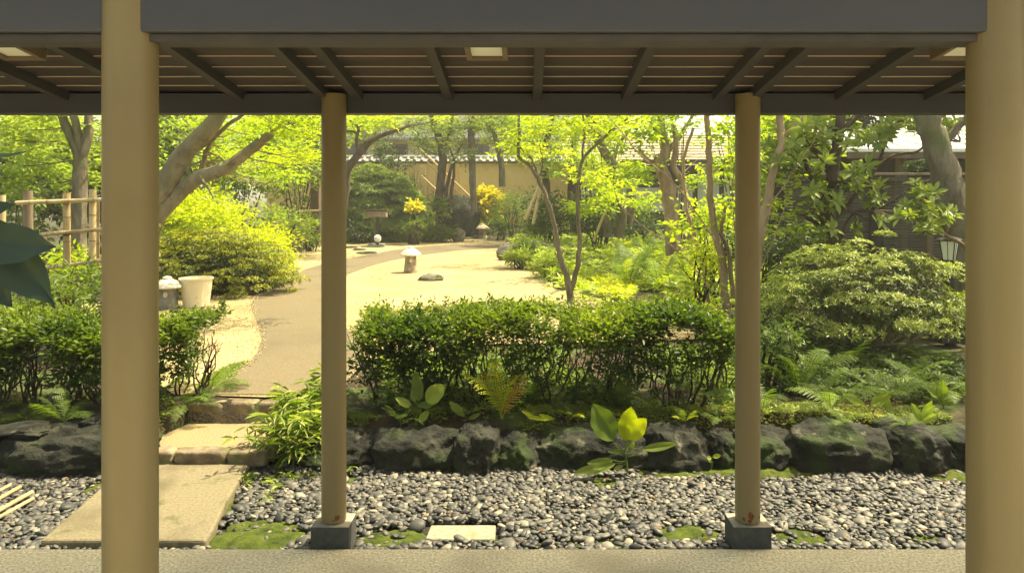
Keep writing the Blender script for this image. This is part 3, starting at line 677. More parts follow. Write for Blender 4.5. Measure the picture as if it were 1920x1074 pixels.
# ---- layered dome shrub (azaleas)
def dome(name, label, cat, c, r, npad, padr, nsp, K, LL, LW, leaf, bark, zbase, stems=14, lo=-.25, fine=False, flat=.38, group=None, extra=(), inner=True, whorl=True, seed=0):
    t = thing(name, (c[0], c[1], zbase), label, cat, group)
    c = np.array(c); r = np.array(r); u = unit(npad * 4); u = u[u[:, 2] > lo][:npad]
    pc = c + u * r * R.uniform(.80, 1.04, (len(u), 1)) + snoise(u, 2.4)[:, None] * u * r * .07
    pads = [(tuple(p), (padr * s, padr * s, padr * flat * s)) for p, s in zip(pc, R.uniform(.6, 1.35, len(pc)))] + list(extra)
    lv = Leaves()
    for (p, q) in pads:
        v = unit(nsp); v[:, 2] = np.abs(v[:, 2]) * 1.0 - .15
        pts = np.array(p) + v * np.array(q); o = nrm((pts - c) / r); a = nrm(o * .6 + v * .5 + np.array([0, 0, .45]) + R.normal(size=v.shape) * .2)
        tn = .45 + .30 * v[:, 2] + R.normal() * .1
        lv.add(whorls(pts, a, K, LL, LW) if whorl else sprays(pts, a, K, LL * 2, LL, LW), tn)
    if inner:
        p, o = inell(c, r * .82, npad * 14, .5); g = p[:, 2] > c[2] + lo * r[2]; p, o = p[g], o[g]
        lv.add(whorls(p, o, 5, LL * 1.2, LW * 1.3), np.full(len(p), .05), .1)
    lv.build('foliage', leaf, t, fine=fine)
    mb = MB(); b0 = Vector((c[0], c[1], zbase))
    for k in range(stems):
        p = Vector(pc[R.randint(len(pc))]); b = b0 + Vector((R.uniform(-.1, .1), R.uniform(-.08, .08), -.02)) * r[0] * 1.6
        m1 = b.lerp(p, .35) + Vector((R.uniform(-.08, .08), R.uniform(-.08, .08), .02)) * r[0]; m2 = b.lerp(p, .7) + Vector((R.uniform(-.06, .06), R.uniform(-.06, .06), -.05)) * r[0]
        mb.tube([b, m1, m2, p], [.022 * r[0] + .004, .015 * r[0] + .003, .009 * r[0] + .002, .003], 6, wob=.01 * r[0])
        q = m2 + Vector((R.uniform(-.3, .3), R.uniform(-.3, .3), R.uniform(.05, .3))) * r[0]; mb.tube([m1, (m1 + q) / 2, q], [.010 * r[0] + .002, .006, .002], 5, wob=.01)
    mb.build('stem', bark, t)
    return t
# ---- hedge
def hedge(label, x0, x1, y0, y1, zt, seed, cut=.44, dens=1.0, bare=.5):
    t = thing('hedge', ((x0 + x1) / 2, (y0 + y1) / 2, GZ), label, 'hedge', 'low clipped hedges between the boulders and the gravel')
    n = int(5600 * (x1 - x0) / 2.8 * dens); x = R.uniform(x0, x1, n); f = R.rand(n)
    y = np.where(f < .45, R.uniform(y0, y1, n), y0 + (y1 - y0) * np.abs(R.normal(size=n)) * .18)
    tp = zt + .045 * snoise(np.stack([x * 2, y, 0 * x], 1), 2.0) - .10 * (1 - np.clip((y - y0) / .18, 0, 1)) ** 2 * 1
    z = np.where(f < .45, tp - np.abs(R.normal(size=n)) * .035, tp - (R.rand(n) ** 1.25) * (zt - GZ) * .62)
    p = np.stack([x, y, z], 1)
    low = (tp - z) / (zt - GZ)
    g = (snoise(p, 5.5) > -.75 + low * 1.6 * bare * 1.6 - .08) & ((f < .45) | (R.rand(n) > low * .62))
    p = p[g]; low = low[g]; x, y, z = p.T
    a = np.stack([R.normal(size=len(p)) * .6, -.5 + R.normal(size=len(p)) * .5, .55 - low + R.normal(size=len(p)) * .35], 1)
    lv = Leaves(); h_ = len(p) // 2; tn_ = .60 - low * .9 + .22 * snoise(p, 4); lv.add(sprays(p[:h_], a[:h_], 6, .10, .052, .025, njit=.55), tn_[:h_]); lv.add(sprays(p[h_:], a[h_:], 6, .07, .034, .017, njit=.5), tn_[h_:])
    # long soft shoots above the clipped top
    ns = int(90 * (x1 - x0)); q = np.stack([R.uniform(x0, x1, ns), R.uniform(y0 + .05, y1, ns), np.full(ns, zt - .02)], 1)
    lv.add(sprays(q, np.stack([R.normal(size=ns) * .3, R.normal(size=ns) * .3, np.ones(ns)], 1), 7, .13, .028, .014, njit=.5), np.full(ns, .85))
    lv.build('foliage', M['lf_hedge'], t, fine=False)
    mb = MB(); k = int((x1 - x0) * 13)
    for i in range(k):
        bx = x0 + (x1 - x0) * (i + R.uniform(.15, .85)) / k; by = y0 + .08 + R.rand() * (y1 - y0 - .1); b = Vector((bx, by, GZ - .03))
        for j in range(3):
            e = b + Vector((R.uniform(-.22, .22), R.uniform(-.15, .15), (zt - GZ) * R.uniform(.75, .97)))
            e.y = min(max(e.y, y0 + .04), y1)
            m1 = b.lerp(e, .3) + Vector((R.uniform(-.04, .04), R.uniform(-.03, .03), 0)); m2 = b.lerp(e, .62) + Vector((R.uniform(-.05, .05), R.uniform(-.04, .04), 0))
            mb.tube([b, m1, m2, e], [R.uniform(.007, .012), .007, .005, .002], 5, wob=.008)
            for w_ in range(3):
                s0 = m1.lerp(e, R.rand() * .8); s1 = s0 + Vector((R.uniform(-.14, .14), R.uniform(-.1, .06), R.uniform(.02, .14))); mb.tube([s0, (s0 + s1) / 2 + Vector((0, 0, -.015)), s1], [.0035, .0028, .0015], 4, wob=.005)
    mb.build('stem', M['darktwig'], t)
    return t
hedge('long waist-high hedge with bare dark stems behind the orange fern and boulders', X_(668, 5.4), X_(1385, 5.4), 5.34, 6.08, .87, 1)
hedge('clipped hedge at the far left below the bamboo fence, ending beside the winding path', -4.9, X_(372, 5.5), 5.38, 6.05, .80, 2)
#hedge('dark end of the low hedge right of the far right pillar, behind arching ferns', X_(1400, 5.5), X_(1478, 5.5), 5.45, 6.0, .80, 3, dens=1.1)

# ---- ferns: frond meshes shared between copies
def frondmesh(name, L, np_, pw_, arch, m, seed, nar=.26, lift=.5):
    rs = np.random.RandomState(seed); t = np.linspace(0, 1, np_)
    ax = lambda t: np.stack([L * t * math.cos(lift) * (1 - .12 * t * t), 0 * t + .02 * np.sin(t * 4 + seed), L * (t * math.sin(lift) * 1.25 - arch * t * t)], -1)
    mid = ax(t); tan = nrm(np.gradient(mid, axis=0)); C = []; D = []; N = []; LL = []; W = []
    for sd_ in (1, -1):
        sidev = np.array([0, sd_, 0.]); k = t > .1
        wl = pw_ * L * np.sin(np.clip((t - .06) * 3.4, 0, math.pi / 2)) * (1 - t) ** .55 + .004
        c = mid[k]; d = tan[k] * .35 + sidev + rs.normal(size=(k.sum(), 3)) * .08; n_ = np.cross(tan[k], sidev) * sd_ + rs.normal(size=(k.sum(), 3)) * .1
        nn = len(c); C.append(c); D.append(d); N.append(n_); LL.append(wl[k] * rs.uniform(.88, 1.1, nn)); W.append(np.full(nn, L / np_ * 1.0))
    C, D, N = np.concatenate(C), np.concatenate(D), np.concatenate(N); LL = np.concatenate(LL); W = np.concatenate(W)
    # each pinna: a toothed blade of 3 lobes on either side
    V = []; Q = []; b = 0
    D = nrm(D); Sd = nrm(np.cross(D, N)); Nn = np.cross(Sd, D)
    for i in range(len(C)):
        c, d, s, n_, l, w = C[i], D[i], Sd[i], Nn[i], LL[i], W[i]
        K = 5
        for j in range(K):
            f0 = j / K; f1 = (j + 1) / K; wj = w * .5 * (1 - f0) ** .6
            dr = lambda f: n_ * (-l * .22 * f * f)
            for sg in (1, -1):
                V += [c + d*l*f0 + dr(f0), c + d*l*(f0 + .75/K) + s*sg*wj + dr(f1) + n_*w*.08, c + d*l*f1 + dr(f1)]
                Q.append((b, b+1, b+2) if sg > 0 else (b, b+2, b+1)); b += 3
    nt_ = len(V)
    mb = MB(); mb.add(np.array(V), Q, 0)
    mb.rn = list(np.repeat(np.clip(rs.normal(.5, .18, len(C)), 0, 1), 10))
    mb.tube([Vector(q) for q in mid[::3]], [.0035 * L / .5, .001], 4, 0, .25, sub=1)
    me = bpy.data.meshes.new(name); me.from_pydata(np.concatenate(mb.v).tolist(), [], mb.f)
    at = me.attributes.new('rnd', 'FLOAT', 'FACE'); at.data.foreach_set('value', mb.rn); me.materials.append(m); me['local'] = 1
    return me
FR = {}
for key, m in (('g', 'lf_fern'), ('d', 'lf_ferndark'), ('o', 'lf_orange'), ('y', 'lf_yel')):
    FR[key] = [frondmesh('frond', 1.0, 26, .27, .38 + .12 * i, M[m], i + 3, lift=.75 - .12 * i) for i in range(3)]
def fern(px, py, size, n, label, keys='g', z=None, d=None, spread=(0, 6.283), tilt=0.0, group='ferns around the hedge and shrubs', name='fern'):
    g = G(px, py) if d is None else Vector(P(px, py, d)); 
    if d is not None and z is None: pass
    t = thing(name, g, label, 'fern', group)
    for k in range(n):
        me = FR[keys[k % len(keys)]][R.randint(3)]; o = link('frond', me, t)
        an = spread[0] + (spread[1] - spread[0]) * (k + R.uniform(.2, .8)) / n; s = size * R.uniform(.75, 1.1)
        o.matrix_local = Matrix.Translation((0, 0, 0)) @ Matrix.Rotation(an, 4, 'Z') @ Matrix.Rotation(R.uniform(-.35, .15) - tilt, 4, 'Y') @ Matrix.Rotation(R.uniform(-.3, .3), 4, 'X') @ Matrix.Diagonal((s, s, s, 1))
    return t
fern(940, 785, .50, 8, 'orange and yellow-green fern standing up between hedge and boulders', 'oygoyg', spread=(3.4, .2), tilt=.55)
fern(1148, 765, .42, 9, 'bright fern against the dark hedge foot above the large broadleaf seedling', 'gg', spread=(-.4, 3.6), tilt=.3)
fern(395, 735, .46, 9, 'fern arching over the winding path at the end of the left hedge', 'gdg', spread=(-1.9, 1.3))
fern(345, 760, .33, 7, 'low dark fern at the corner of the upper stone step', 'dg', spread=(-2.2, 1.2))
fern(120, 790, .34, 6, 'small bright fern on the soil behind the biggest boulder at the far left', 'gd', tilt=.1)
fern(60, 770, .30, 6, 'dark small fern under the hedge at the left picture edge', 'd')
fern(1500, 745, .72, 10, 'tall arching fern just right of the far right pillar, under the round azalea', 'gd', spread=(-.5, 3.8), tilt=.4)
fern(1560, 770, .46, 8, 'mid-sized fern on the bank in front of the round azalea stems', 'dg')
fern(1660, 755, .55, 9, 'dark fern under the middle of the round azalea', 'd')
fern(1760, 745, .58, 9, 'pale spiky fern at the foot of the black garden lamp, beside the right near pillar', 'gd')
fern(1430, 775, .36, 7, 'small fern touching the far right pillar, behind the square boulder', 'dg')
fern(1300, 745, .42, 8, 'fern under the right end of the long hedge', 'gd')
fern(1230, 770, .30, 6, 'low yellow-green fern sprig right of the bright fern', 'gy')
fern(1040, 775, .24, 6, 'little green fern under the middle of the long hedge', 'g')
fern(690, 770, .32, 6, 'fern at the left foot of the long hedge behind the far left pillar', 'dg')
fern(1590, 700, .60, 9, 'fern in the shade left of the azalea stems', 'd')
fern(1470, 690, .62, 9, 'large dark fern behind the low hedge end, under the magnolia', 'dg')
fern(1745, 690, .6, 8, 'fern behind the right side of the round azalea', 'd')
fern(1580, 795, .22, 6, 'small light fern on the moss above the domed boulder', 'g')
fern(1285, 790, .18, 5, 'tiny fern above the round mossy boulder', 'yg')
fern(1070, 785, .18, 5, 'tiny yellowish fern above the long dark boulder', 'yg')
fern(1700, 800, .2, 6, 'small pale fern between two boulders near the right pillar', 'g')
mid = [(1150, 505), (1190, 520), (1225, 500), (1262, 512), (1210, 478), (1170, 480), (1250, 470), (1300, 500), (1120, 470), (1290, 540), (1235, 545), (1180, 545)]
for (x_, y_, s_, n_, l_, k_) in [(750,790,.26,7,'dark green fern sprouting between the hedge stems left of the young broadleaf plant','d'),(1000,755,.34,8,'soft fern at the hedge foot right of the orange fern','gd'),(1110,775,.28,7,'low fern beside the tall leaf of the large seedling','dg'),(1350,790,.26,7,'drooping fern on the moss at the left of the far right pillar','gd'),(830,760,.34,7,'dim fern inside the hedge stems, above the two-leaved small plant','d'),(1260,730,.34,8,'fern standing in the hedge stems at its right third','g'),(1420,700,.5,9,'fern mass touching the far right pillar at knee height','gd'),(1540,740,.42,8,'lacy fern left of the azalea foot','g'),(1700,720,.5,8,'soft fern before the right stems of the round azalea','dg'),(300,735,.4,8,'leafy fern between the near left pillar and the upper step','dg')]:
    fern(x_, y_, s_, n_, l_, k_)
for i, (x, y) in enumerate(mid):
    fern(x, y, .95, 10, 'sunlit yellow-green fern in the bed behind the hedge, %s' % ['front left of the patch', 'front middle of the patch', 'beside the reddish trunk', 'before the reddish trunk foot', 'behind the patch centre', 'back left of the patch', 'back right of the patch', 'right of the trunks', 'next to the mossy rocks', 'nearest the right end of the hedge', 'lowest in the middle', 'lowest at the left'][i], 'gyg', tilt=.25, group='sunlit ferns behind the hedge')

# ---- broadleaf seedlings: every leaf a part
def bigleaf(name, L, W, mat_, parent, base, az, el, bend, roll=0, wav=.04, label=None):
    n = 9; V = []; Fs = []
    for i in range(n):
        t = i / (n - 1); ww = W * .5 * (math.sin(math.pi * min(1, t * .93 + .05)) ** .75) * (.75 + .45 * t)
        an = el - bend * t
        if i == 0: x = 0; z = 0
        else: x += L / (n - 1) * math.cos(an); z += L / (n - 1) * math.sin(an)
        for j in range(5):
            s = (j - 2) / 2; V.append((x - abs(s) * .02 * L, s * ww, z + abs(s) * ww * .38 + wav * L * math.sin(t * 9 + s * 2) * abs(s) * .5))
    for i in range(n - 1):
        for j in range(4): Fs.append((i*5+j, i*5+j+1, (i+1)*5+j+1, (i+1)*5+j))
    mb = MB().add([Matrix.Rotation(az, 3, 'Z') @ (Matrix.Rotation(roll, 3, 'X') @ Vector(v)) + Vector(base) for v in V], Fs, 0, random.uniform(.2, .9))
    return mb.build(name, mat_, parent, label=label, angle=80)
def seedling(px, py, z, leaves, label, stemh, d=None, m='lf_big', cat='plant'):
    b = G(px, py, z); t = thing('broadleaf_plant', b, label, cat, None); mb = MB()
    top = b + Vector((0, 0, stemh)); mb.tube([b - Vector((0, 0, .03)), (b + top) / 2 + Vector((.006, 0, 0)), top], [.008, .005], 6)
    for (h, pet, az, el, L, W, bend, roll) in leaves:
        s = b + Vector((0, 0, stemh * h)); e = s + Vector((math.cos(az) * math.cos(el), math.sin(az) * math.cos(el), math.sin(el))) * pet
        mb.tube([s, (s + e) / 2 - Vector((0, 0, pet * .05)), e], [.0035, .0025], 5)
        bigleaf('leaf', L, W, M[m], t, e, az, el, bend, roll)
    mb.build('stem', M['lf_fern'], t)
    return t
pi = math.pi
def blade(t, p0, p1, wpx, m, facing=(0, -1, .6), curl=.06, cup=.25, wavy=.03, wide=.85, sharp=.75):
    a, b = P(*p0), P(*p1); ax = b - a; L = ax.length; tn = ax.normalized(); s_ = tn.cross(Vector(facing)).normalized(); n_ = s_.cross(tn); W = wpx * (a.y + b.y) / 2 / F; V = []; Fs = []; N_ = 13; ph = random.random() * 6
    for i in range(N_):
        q = i / (N_ - 1); ww = W * .5 * (math.sin(pi * q ** wide) ** sharp if 0 < q < 1 else .02) * (1 + wavy * math.sin(q * 21 + ph))
        for j in range(7):
            u = (j - 3) / 3; V.append(a + tn * L * q + s_ * u * ww + n_ * (abs(u) * ww * cup + (.012 * L if j == 3 else 0) * -1 - curl * L * math.sin(pi * q) + abs(u) * W * wavy * math.sin(q * 17 + ph + u)))
    for i in range(N_ - 1):
        for j in range(6): Fs.append((i*7+j, i*7+j+1, (i+1)*7+j+1, (i+1)*7+j))
    return MB().add(V, Fs, 0, random.uniform(.25, .8)).build('leaf', M[m], t, angle=180)
def plant(label, base, top, stemr, leaves, m='lf_big', cat='plant', name='broadleaf_plant'):
    """base/top (px,py,d); leaf: (stem fraction, foot px, foot py, tip px, tip py, width px, depth offset foot, depth offset tip, [material])"""
    b = P(*base); tp = P(*top); t = thing(name, b, label, cat); mb = MB(); mb.tube([b, b.lerp(tp, .5) + Vector((.004, 0, 0)), tp], (stemr, stemr * .6), 6)
    for lf in leaves:
        q, x0, y0, x1, y1, w, a0, a1 = lf[:8]; s = b.lerp(tp, q); dd = base[2]
        e = P(x0, y0, dd + a0); mb.tube([s, s.lerp(e, .5) - Vector((0, 0, .1 * (e - s).length)), e], (.004, .003), 5)
        blade(t, (x0, y0, dd + a0), (x1, y1, dd + a1), w, lf[8] if len(lf) > 8 else m)
    mb.build('stem', M['lf_fern'], t); return t
plant('large broadleaf seedling with green and translucent yellow leaves growing before the boulders', (1176, 884, 4.86), (1172, 850, 4.84), .008,
  [(.9,1150,826,1112,757,50,-.04,-.02,'lf_mid'), (1,1172,826,1184,762,38,.02,.04,'lf_yel'), (1,1176,822,1212,784,34,.0,-.02,'lf_yel'), (.8,1204,842,1272,830,16,-.02,-.05), (.6,1155,868,1074,887,20,-.05,-.12), (.6,1150,862,1100,868,14,.02,.03), (.9,1172,845,1140,846,10,0,-.02), (1,1180,845,1188,824,12,0,0), (.5,1168,872,1150,880,8,-.02,-.05)])
plant('young broadleaf plant with five rounded upright leaves on the moss left of the orange fern', (778, 800, 5.22), (783, 762, 5.22), .012,
  [(1,786,752,779,694,22,.02,.03,'lf_fern'), (1,798,752,835,722,34,0,-.03,'lf_pale'), (.9,772,762,741,745,15,0,-.02,'lf_pale'), (1,782,760,818,756,13,0,-.03,'lf_fern'), (.4,786,790,804,770,15,-.03,-.02,'lf_pale'), (1,778,754,774,725,14,0,.02)])
plant('small plant with two narrow leaves between the young broadleaf plant and the orange fern', (874, 788, 5.25), (872, 780, 5.25), .004, [(1,872,780,842,752,15,0,0), (1,868,768,845,766,10,0,0), (1,878,786,902,774,9,0,-.03)])
plant('tiny two-leaf sprout left of the young broadleaf plant', (751, 800, 5.2), (750, 788, 5.2), .003, [(1,750,784,744,776,9,0,-.02), (1,751,784,757,778,7,0,-.02)])
plant('pale rosette of upright lance leaves at the right, above the boulder row', (1726, 797, 5.25), (1727, 790, 5.25), .006, [(1,1726,790,1709,755,17,0,0), (1,1728,790,1750,760,15,0,0), (1,1730,792,1757,776,12,-.03,-.05), (1,1728,786,1748,750,13,.03,.03)], 'lf_pale')
plant('bluish-green long-leaved plant beside the right near pillar', (1768, 770, 5.5), (1768, 760, 5.5), .006, [(1,1768,760,1768,712,22,0,0), (1,1764,748,1735,722,15,0,0), (1,1772,758,1800,741,17,0,-.03)], 'lf_mid')
plant('spreading plant with drooping long leaves on the bank below the round azalea', (1625, 780, 5.5), (1626, 762, 5.5), .006, [(1,1622,760,1580,737,18,0,-.02), (1,1632,760,1672,738,20,0,0), (1,1624,768,1594,764,10,-.02,-.04), (.8,1628,780,1630,800,12,-.05,-.1), (1,1660,765,1668,748,12,0,0), (1,1630,762,1652,776,9,-.02,-.05)], 'lf_pale')
plant('plant with one wide pale leaf just left of the far right pillar', (1352, 765, 5.35), (1350, 742, 5.35), .005, [(1,1372,734,1318,738,14,0,-.02), (1,1350,742,1338,722,10,0,0), (.8,1352,750,1374,746,9,-.02,-.03)], 'lf_fern')
plant('yellowish lance-leaved sprig on the moss above the long dark boulder', (1005, 785, 5.2), (1000, 780, 5.2), .004, [(1,985,779,1030,787,8,0,-.04), (1,1000,780,978,770,7,0,0), (1,1040,786,1010,776,8,0,0)], 'lf_yel')
plant('tiny sprout in the joint left of the narrow boulder', (1334, 880, 4.9), (1334, 858, 4.9), .003, [(1,1334,858,1325,858,8,0,-.01), (1,1336,856,1352,853,9,0,-.01), (.5,1334,866,1328,862,5,0,0)], 'lf_pale')
# ---- bamboo grass beside the steps
def lancepatch(name, label, cat, pts, m, nst, h, LL, LW, K=6, group=None):
    c = sum(pts, Vector()) / len(pts); t = thing(name, c, label, cat, group); mb = MB(); lv = Leaves()
    for i in range(nst):
        a, b_ = random.choice(pts), random.choice(pts); b = a.lerp(b_, random.random() * .5) + Vector((random.gauss(0, .03), random.gauss(0, .03), 0)); hh = h * random.uniform(.45, 1.1)
        e = b + Vector((random.gauss(0, .12), random.gauss(-.06, .12), hh)); mb.tube([b, b.lerp(e, .5) + Vector((0, 0, .02)), e], [.0028, .0014], 4)
        for q in np.linspace(.4, 1, 4):
            s = np.array([b.lerp(e, q)[:]]); an = R.rand(1, K) * 6.283
            D = np.stack([np.cos(an), np.sin(an), R.uniform(-.5, .55, (1, K))], -1).reshape(-1, 3); nn = len(D)
            lv.add((np.repeat(s, nn, 0), D, np.array([0, 0, 1.]) + R.normal(size=(nn, 3)) * .35, LL * R.uniform(.5, 1.15, nn), LW * R.uniform(.7, 1.1, nn)))
    lv.build('foliage', m, t, fine=True, droop=.25); mb.build('stem', M['lf_fern'], t); return t
lancepatch('bamboo_grass', 'clump of variegated dwarf bamboo grass spilling beside the stone steps', 'bamboo grass', [G(520, 880, -.05), G(575, 880, -.03), G(565, 830, .1), G(590, 800, .2), G(600, 760, .22), G(560, 790, .2), G(535, 850, .0)], M['lf_sasa'], 50, .27, .125, .018, 5)
lancepatch('bamboo_grass', 'few low blades of bamboo grass creeping onto the pebbles by the slab', 'bamboo grass', [G(470, 900, -.06), G(520, 905, -.06), G(600, 890, -.06)], M['lf_sasa'], 9, .07, .06, .013, 4)
# ---- ground cover, litter
def scatter(name, n, area, K, L, W, m, h=.03, tone=.5, th=-9, sc=2, fine=False, wh=True):
    a = np.array([[p.x, p.y] for p in area]); x0, y0 = a.min(0); x1, y1 = a.max(0)
    x = R.uniform(x0, x1, n * 2); y = R.uniform(y0, y1, n * 2); k = np.array([inpoly(p, q, a.tolist()) for p, q in zip(x, y)]); x, y = x[k][:n], y[k][:n]
    p = np.stack([x, y, terr(x, y) + .004 + R.rand(len(x)) * h], 1); g = snoise(p, sc) > th; p = p[g]
    up = np.array([0, 0, 1.]) + R.normal(size=p.shape) * .25
    lv = Leaves(); lv.add(whorls(p, up, K, L, W), tone + .3 * snoise(p, sc * 1.7)); o = lv.build(name, m, None, fine=fine); o['kind'] = 'stuff'; return o
strip = [G(*p) for p in [(-200,800),(190,800),(310,790),(330,765),(310,740),(-200,735)]]
strip2 = [Vector((X_(610, 5.1), 5.02, 0)), Vector((3.6, 5.02, 0)), Vector((4.2, 6.4, 0)), Vector((X_(1300, 5.6), 5.6, 0)), Vector((X_(660, 5.5), 5.5, 0)), Vector((X_(600, 5.5), 5.5, 0))]
strip3 = [Vector((X_(610, 5.1), 5.05, 0)), Vector((3.6, 5.05, 0)), Vector((3.6, 5.55, 0)), Vector((X_(660, 5.5), 5.5, 0))]
scatter('moss_leaves', 17000, strip3, 4, .014, .010, M['lf_cover'], .012, .55, -.5, 3)
scatter('moss_leaves', 4000, strip, 4, .012, .008, M['lf_cover'], .012, .35, -.1, 3)
scatter('ground_cover', 900, strip2, 5, .035, .018, M['lf_cover'], .03, .5, .1, 2.2)
scatter('ground_cover', 500, strip, 5, .035, .02, M['lf_mid'], .03, .4, .0, 2.2)
scatter('fallen_leaves', 1500, strip2, 1, .035, .018, M['lf_litter'], .012, .5, .1, 2.9)
scatter('fallen_leaves', 500, strip, 1, .035, .018, M['lf_litter'], .012, .5, -.1, 2.9)
hb = [Vector((X_(640, 5.9), 5.45, 0)), Vector((X_(1400, 5.4), 5.45, 0)), Vector((2.6, 7.4, 0)), Vector((-1.0, 7.2, 0)), Vector((-1.75, 6.4, 0))]
scatter('ground_cover', 2600, hb, 6, .06, .028, M['lf_mid'], .10, .35, -.5, 1.8)
scatter('fallen_leaves', 1300, hb, 1, .035, .018, M['lf_litter'], .012, .4)
under = [Vector((X_(1385, 5.8), 5.6, 0)), Vector((5.2, 5.6, 0)), Vector((8, 11, 0)), Vector((3.2, 11, 0)), Vector((2.0, 7, 0))]
scatter('ground_cover', 4200, under, 6, .07, .03, M['lf_dark'], .10, .45, -.5, 1.5)
bed2 = [G(*p) for p in [(1010,520),(1050,565),(1200,590),(1380,620),(1500,560),(1500,440),(1000,440),(950,462)]]
scatter('ground_cover', 5200, bed2, 6, .13, .05, M['lf_pale'], .28, .5, -.6, 1.0)
edge = [G(*p) for p in [(1005,505),(1045,540),(1120,558),(1260,575),(1350,620),(1330,560),(1100,520),(1020,480)]]
scatter('ground_cover', 2600, edge, 6, .09, .03, M['lf_yel'], .14, .6, -.5, 2)
gt = [G(*p) for p in [(370,740),(440,712),(470,680),(430,690),(380,715)]]
scatter('fallen_leaves', 380, [G(*p) for p in [(340,744),(600,740),(650,600),(640,500),(1000,470),(1040,545),(1300,600),(400,720)]], 1, .04, .022, M['lf_litter'], .012, .5)
def bedlitter():
    p = np.stack([R.uniform(-3, 3.2, 90), R.uniform(3.85, 4.85, 90), np.full(90, -.028)], 1); lv = Leaves(); lv.add(whorls(p, np.array([0, 0, 1.]) + R.normal(size=p.shape) * .3, 1, .035, .02)); o = lv.build('fallen_leaves', M['lf_litter'], None); o['kind'] = 'stuff'
bedlitter()
scatter('grass_tufts', 500, gt, 5, .035, .006, M['lf_fern'], .01, .5)
back = [G(*p) for p in [(650,462),(950,450),(1000,450),(1000,434),(640,434)]]
scatter('ground_cover', 3500, [G(640,450),G(900,447),G(900,432),G(640,434)], 6, .22, .05, M['lf_mid'], .18, .3, -.7, .8)
# ================================================================== SHRUBS
gq = lambda px, py: G(px, py)
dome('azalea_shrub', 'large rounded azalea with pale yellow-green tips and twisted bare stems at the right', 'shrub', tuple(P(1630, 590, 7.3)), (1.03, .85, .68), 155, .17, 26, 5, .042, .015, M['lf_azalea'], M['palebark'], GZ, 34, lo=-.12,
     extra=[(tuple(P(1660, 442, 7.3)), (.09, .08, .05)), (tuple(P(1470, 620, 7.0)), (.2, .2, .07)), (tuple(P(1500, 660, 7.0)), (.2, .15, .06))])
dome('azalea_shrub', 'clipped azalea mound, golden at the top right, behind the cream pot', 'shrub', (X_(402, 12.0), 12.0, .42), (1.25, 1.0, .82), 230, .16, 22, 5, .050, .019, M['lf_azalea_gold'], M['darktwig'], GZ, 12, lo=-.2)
dome('conifer_shrub', 'big dark green clipped mound shrub between the far left pillar and the yellow wall', 'shrub', tuple(P(702, 425, 26.5)), (1.75, 1.5, 2.1), 300, .32, 26, 6, .15, .045, M['lf_mid'], M['darktwig'], .3, 8, lo=-.3, flat=.3)
def bush(label, px, py, d, rx, ry, rd, m, n=150, LL=.1, LW=.045, K=6, SL=.3, cat='shrub', name='shrub', th=-.6, z=None, fine=False, hz=.2, group=None, nsc=1.4, tone=.5, lumps=7, drp=0):
    c, r = cl(px, py, d, rx, ry, rd); g = Vector((c[0], d, GZ))
    cs = [(c, tuple(q * .78 for q in r))]
    for i in range(lumps):
        u = unit(1)[0]; u[2] = abs(u[2]) * .9 - .1; cs.append((tuple(np.array(c) + u * np.array(r) * .68), tuple(q * R.uniform(.28, .48) for q in r)))
    t = thing(name, g, label, cat, group); mb = MB()
    for k in range(9):
        e = Vector(cs[1 + k % lumps][0]); b = g + Vector((R.uniform(-.15, .15), R.uniform(-.1, .1), -.05)); mb.tube([b, b.lerp(e, .5) + Vector((R.uniform(-.1, .1), 0, .05)), e], [.022, .006], 5, wob=.01)
    mb.build('stem', M['darktwig'], t); cloud(cs, n, K, SL, LL, LW, th=th, nsc=nsc, horiz=hz, shell=.35, tone=tone, droop=drp).build('foliage', m, t, fine=fine); return t
bush('glowing yellow-green bush mass behind the clipped azalea at the left', 375, 425, 14.5, 120, 70, 1.2, M['lf_yel'], 150, .12, .04, 7, .35, lumps=12)
bush('airy yellow-green shrub sloping down to the gravel right of the clipped azalea', 470, 470, 13.8, 70, 75, .9, M['lf_yel'], 170, .09, .03, 7, .32, lumps=10)
bush('low lime-coloured shrub where the gravel meets the winding path', 512, 505, 12.8, 34, 42, .5, M['lf_yel'], 260, .075, .028, 6, .2)
bush('pale leafy bush in front of the low bamboo fence behind the path', 530, 430, 19, 50, 45, 1, M['lf_pale'], 70, .14, .05, 6, .4)
bush('mid-green bush left of the far left pillar, at the path bend', 583, 440, 21, 30, 35, .8, M['lf_mid'], 70, .15, .06, 6, .4)
bush('dark leafy bush with large leaves in front of the brown gate post', 560, 330, 22, 50, 70, 1.2, M['lf_mid'], 45, .2, .08, 6, .5)
bush('leafy shrub with long leaves behind the left hedge, under the bamboo fence', 130, 545, 7.4, 75, 50, .5, M['lf_mid'], 170, .075, .024, 6, .16, lumps=8)
bush('glossy evergreen bush right behind the near left pillar', 215, 555, 7.8, 60, 70, .5, M['lf_hedge'], 170, .07, .026, 6, .16)
bush('low shrub with yellowish leaf tips at the left picture edge', 30, 590, 7.0, 70, 30, .5, M['lf_mid'], 150, .07, .025, 6, .16)
bush('bright shrub between the two fence posts at the far left', 95, 500, 9.5, 80, 35, .6, M['lf_bright'], 110, .09, .035, 6, .2)
bush('tall dark broadleaf shrub rising behind the dark clipped mound', 735, 300, 28.6, 44, 50, .9, M['lf_dark'], 60, .17, .08, 6, .4, lumps=10, th=-.4)
bush('dark broadleaf shrub in front of the yellow wall, beside the board fence', 778, 340, 27.6, 20, 46, .5, M['lf_dark'], 60, .15, .07, 6, .35, th=-.2)
bush('rounded blue-green shrub right of the yellow flowering bush', 965, 395, 25.5, 38, 42, 1.0, M['lf_mid'], 90, .12, .03, 7, .35, tone=.2)
bush('dark shrub left of the far stone lantern', 820, 395, 25.8, 22, 22, .6, M['lf_mid'], 90, .16, .06, 6, .35, tone=.25)
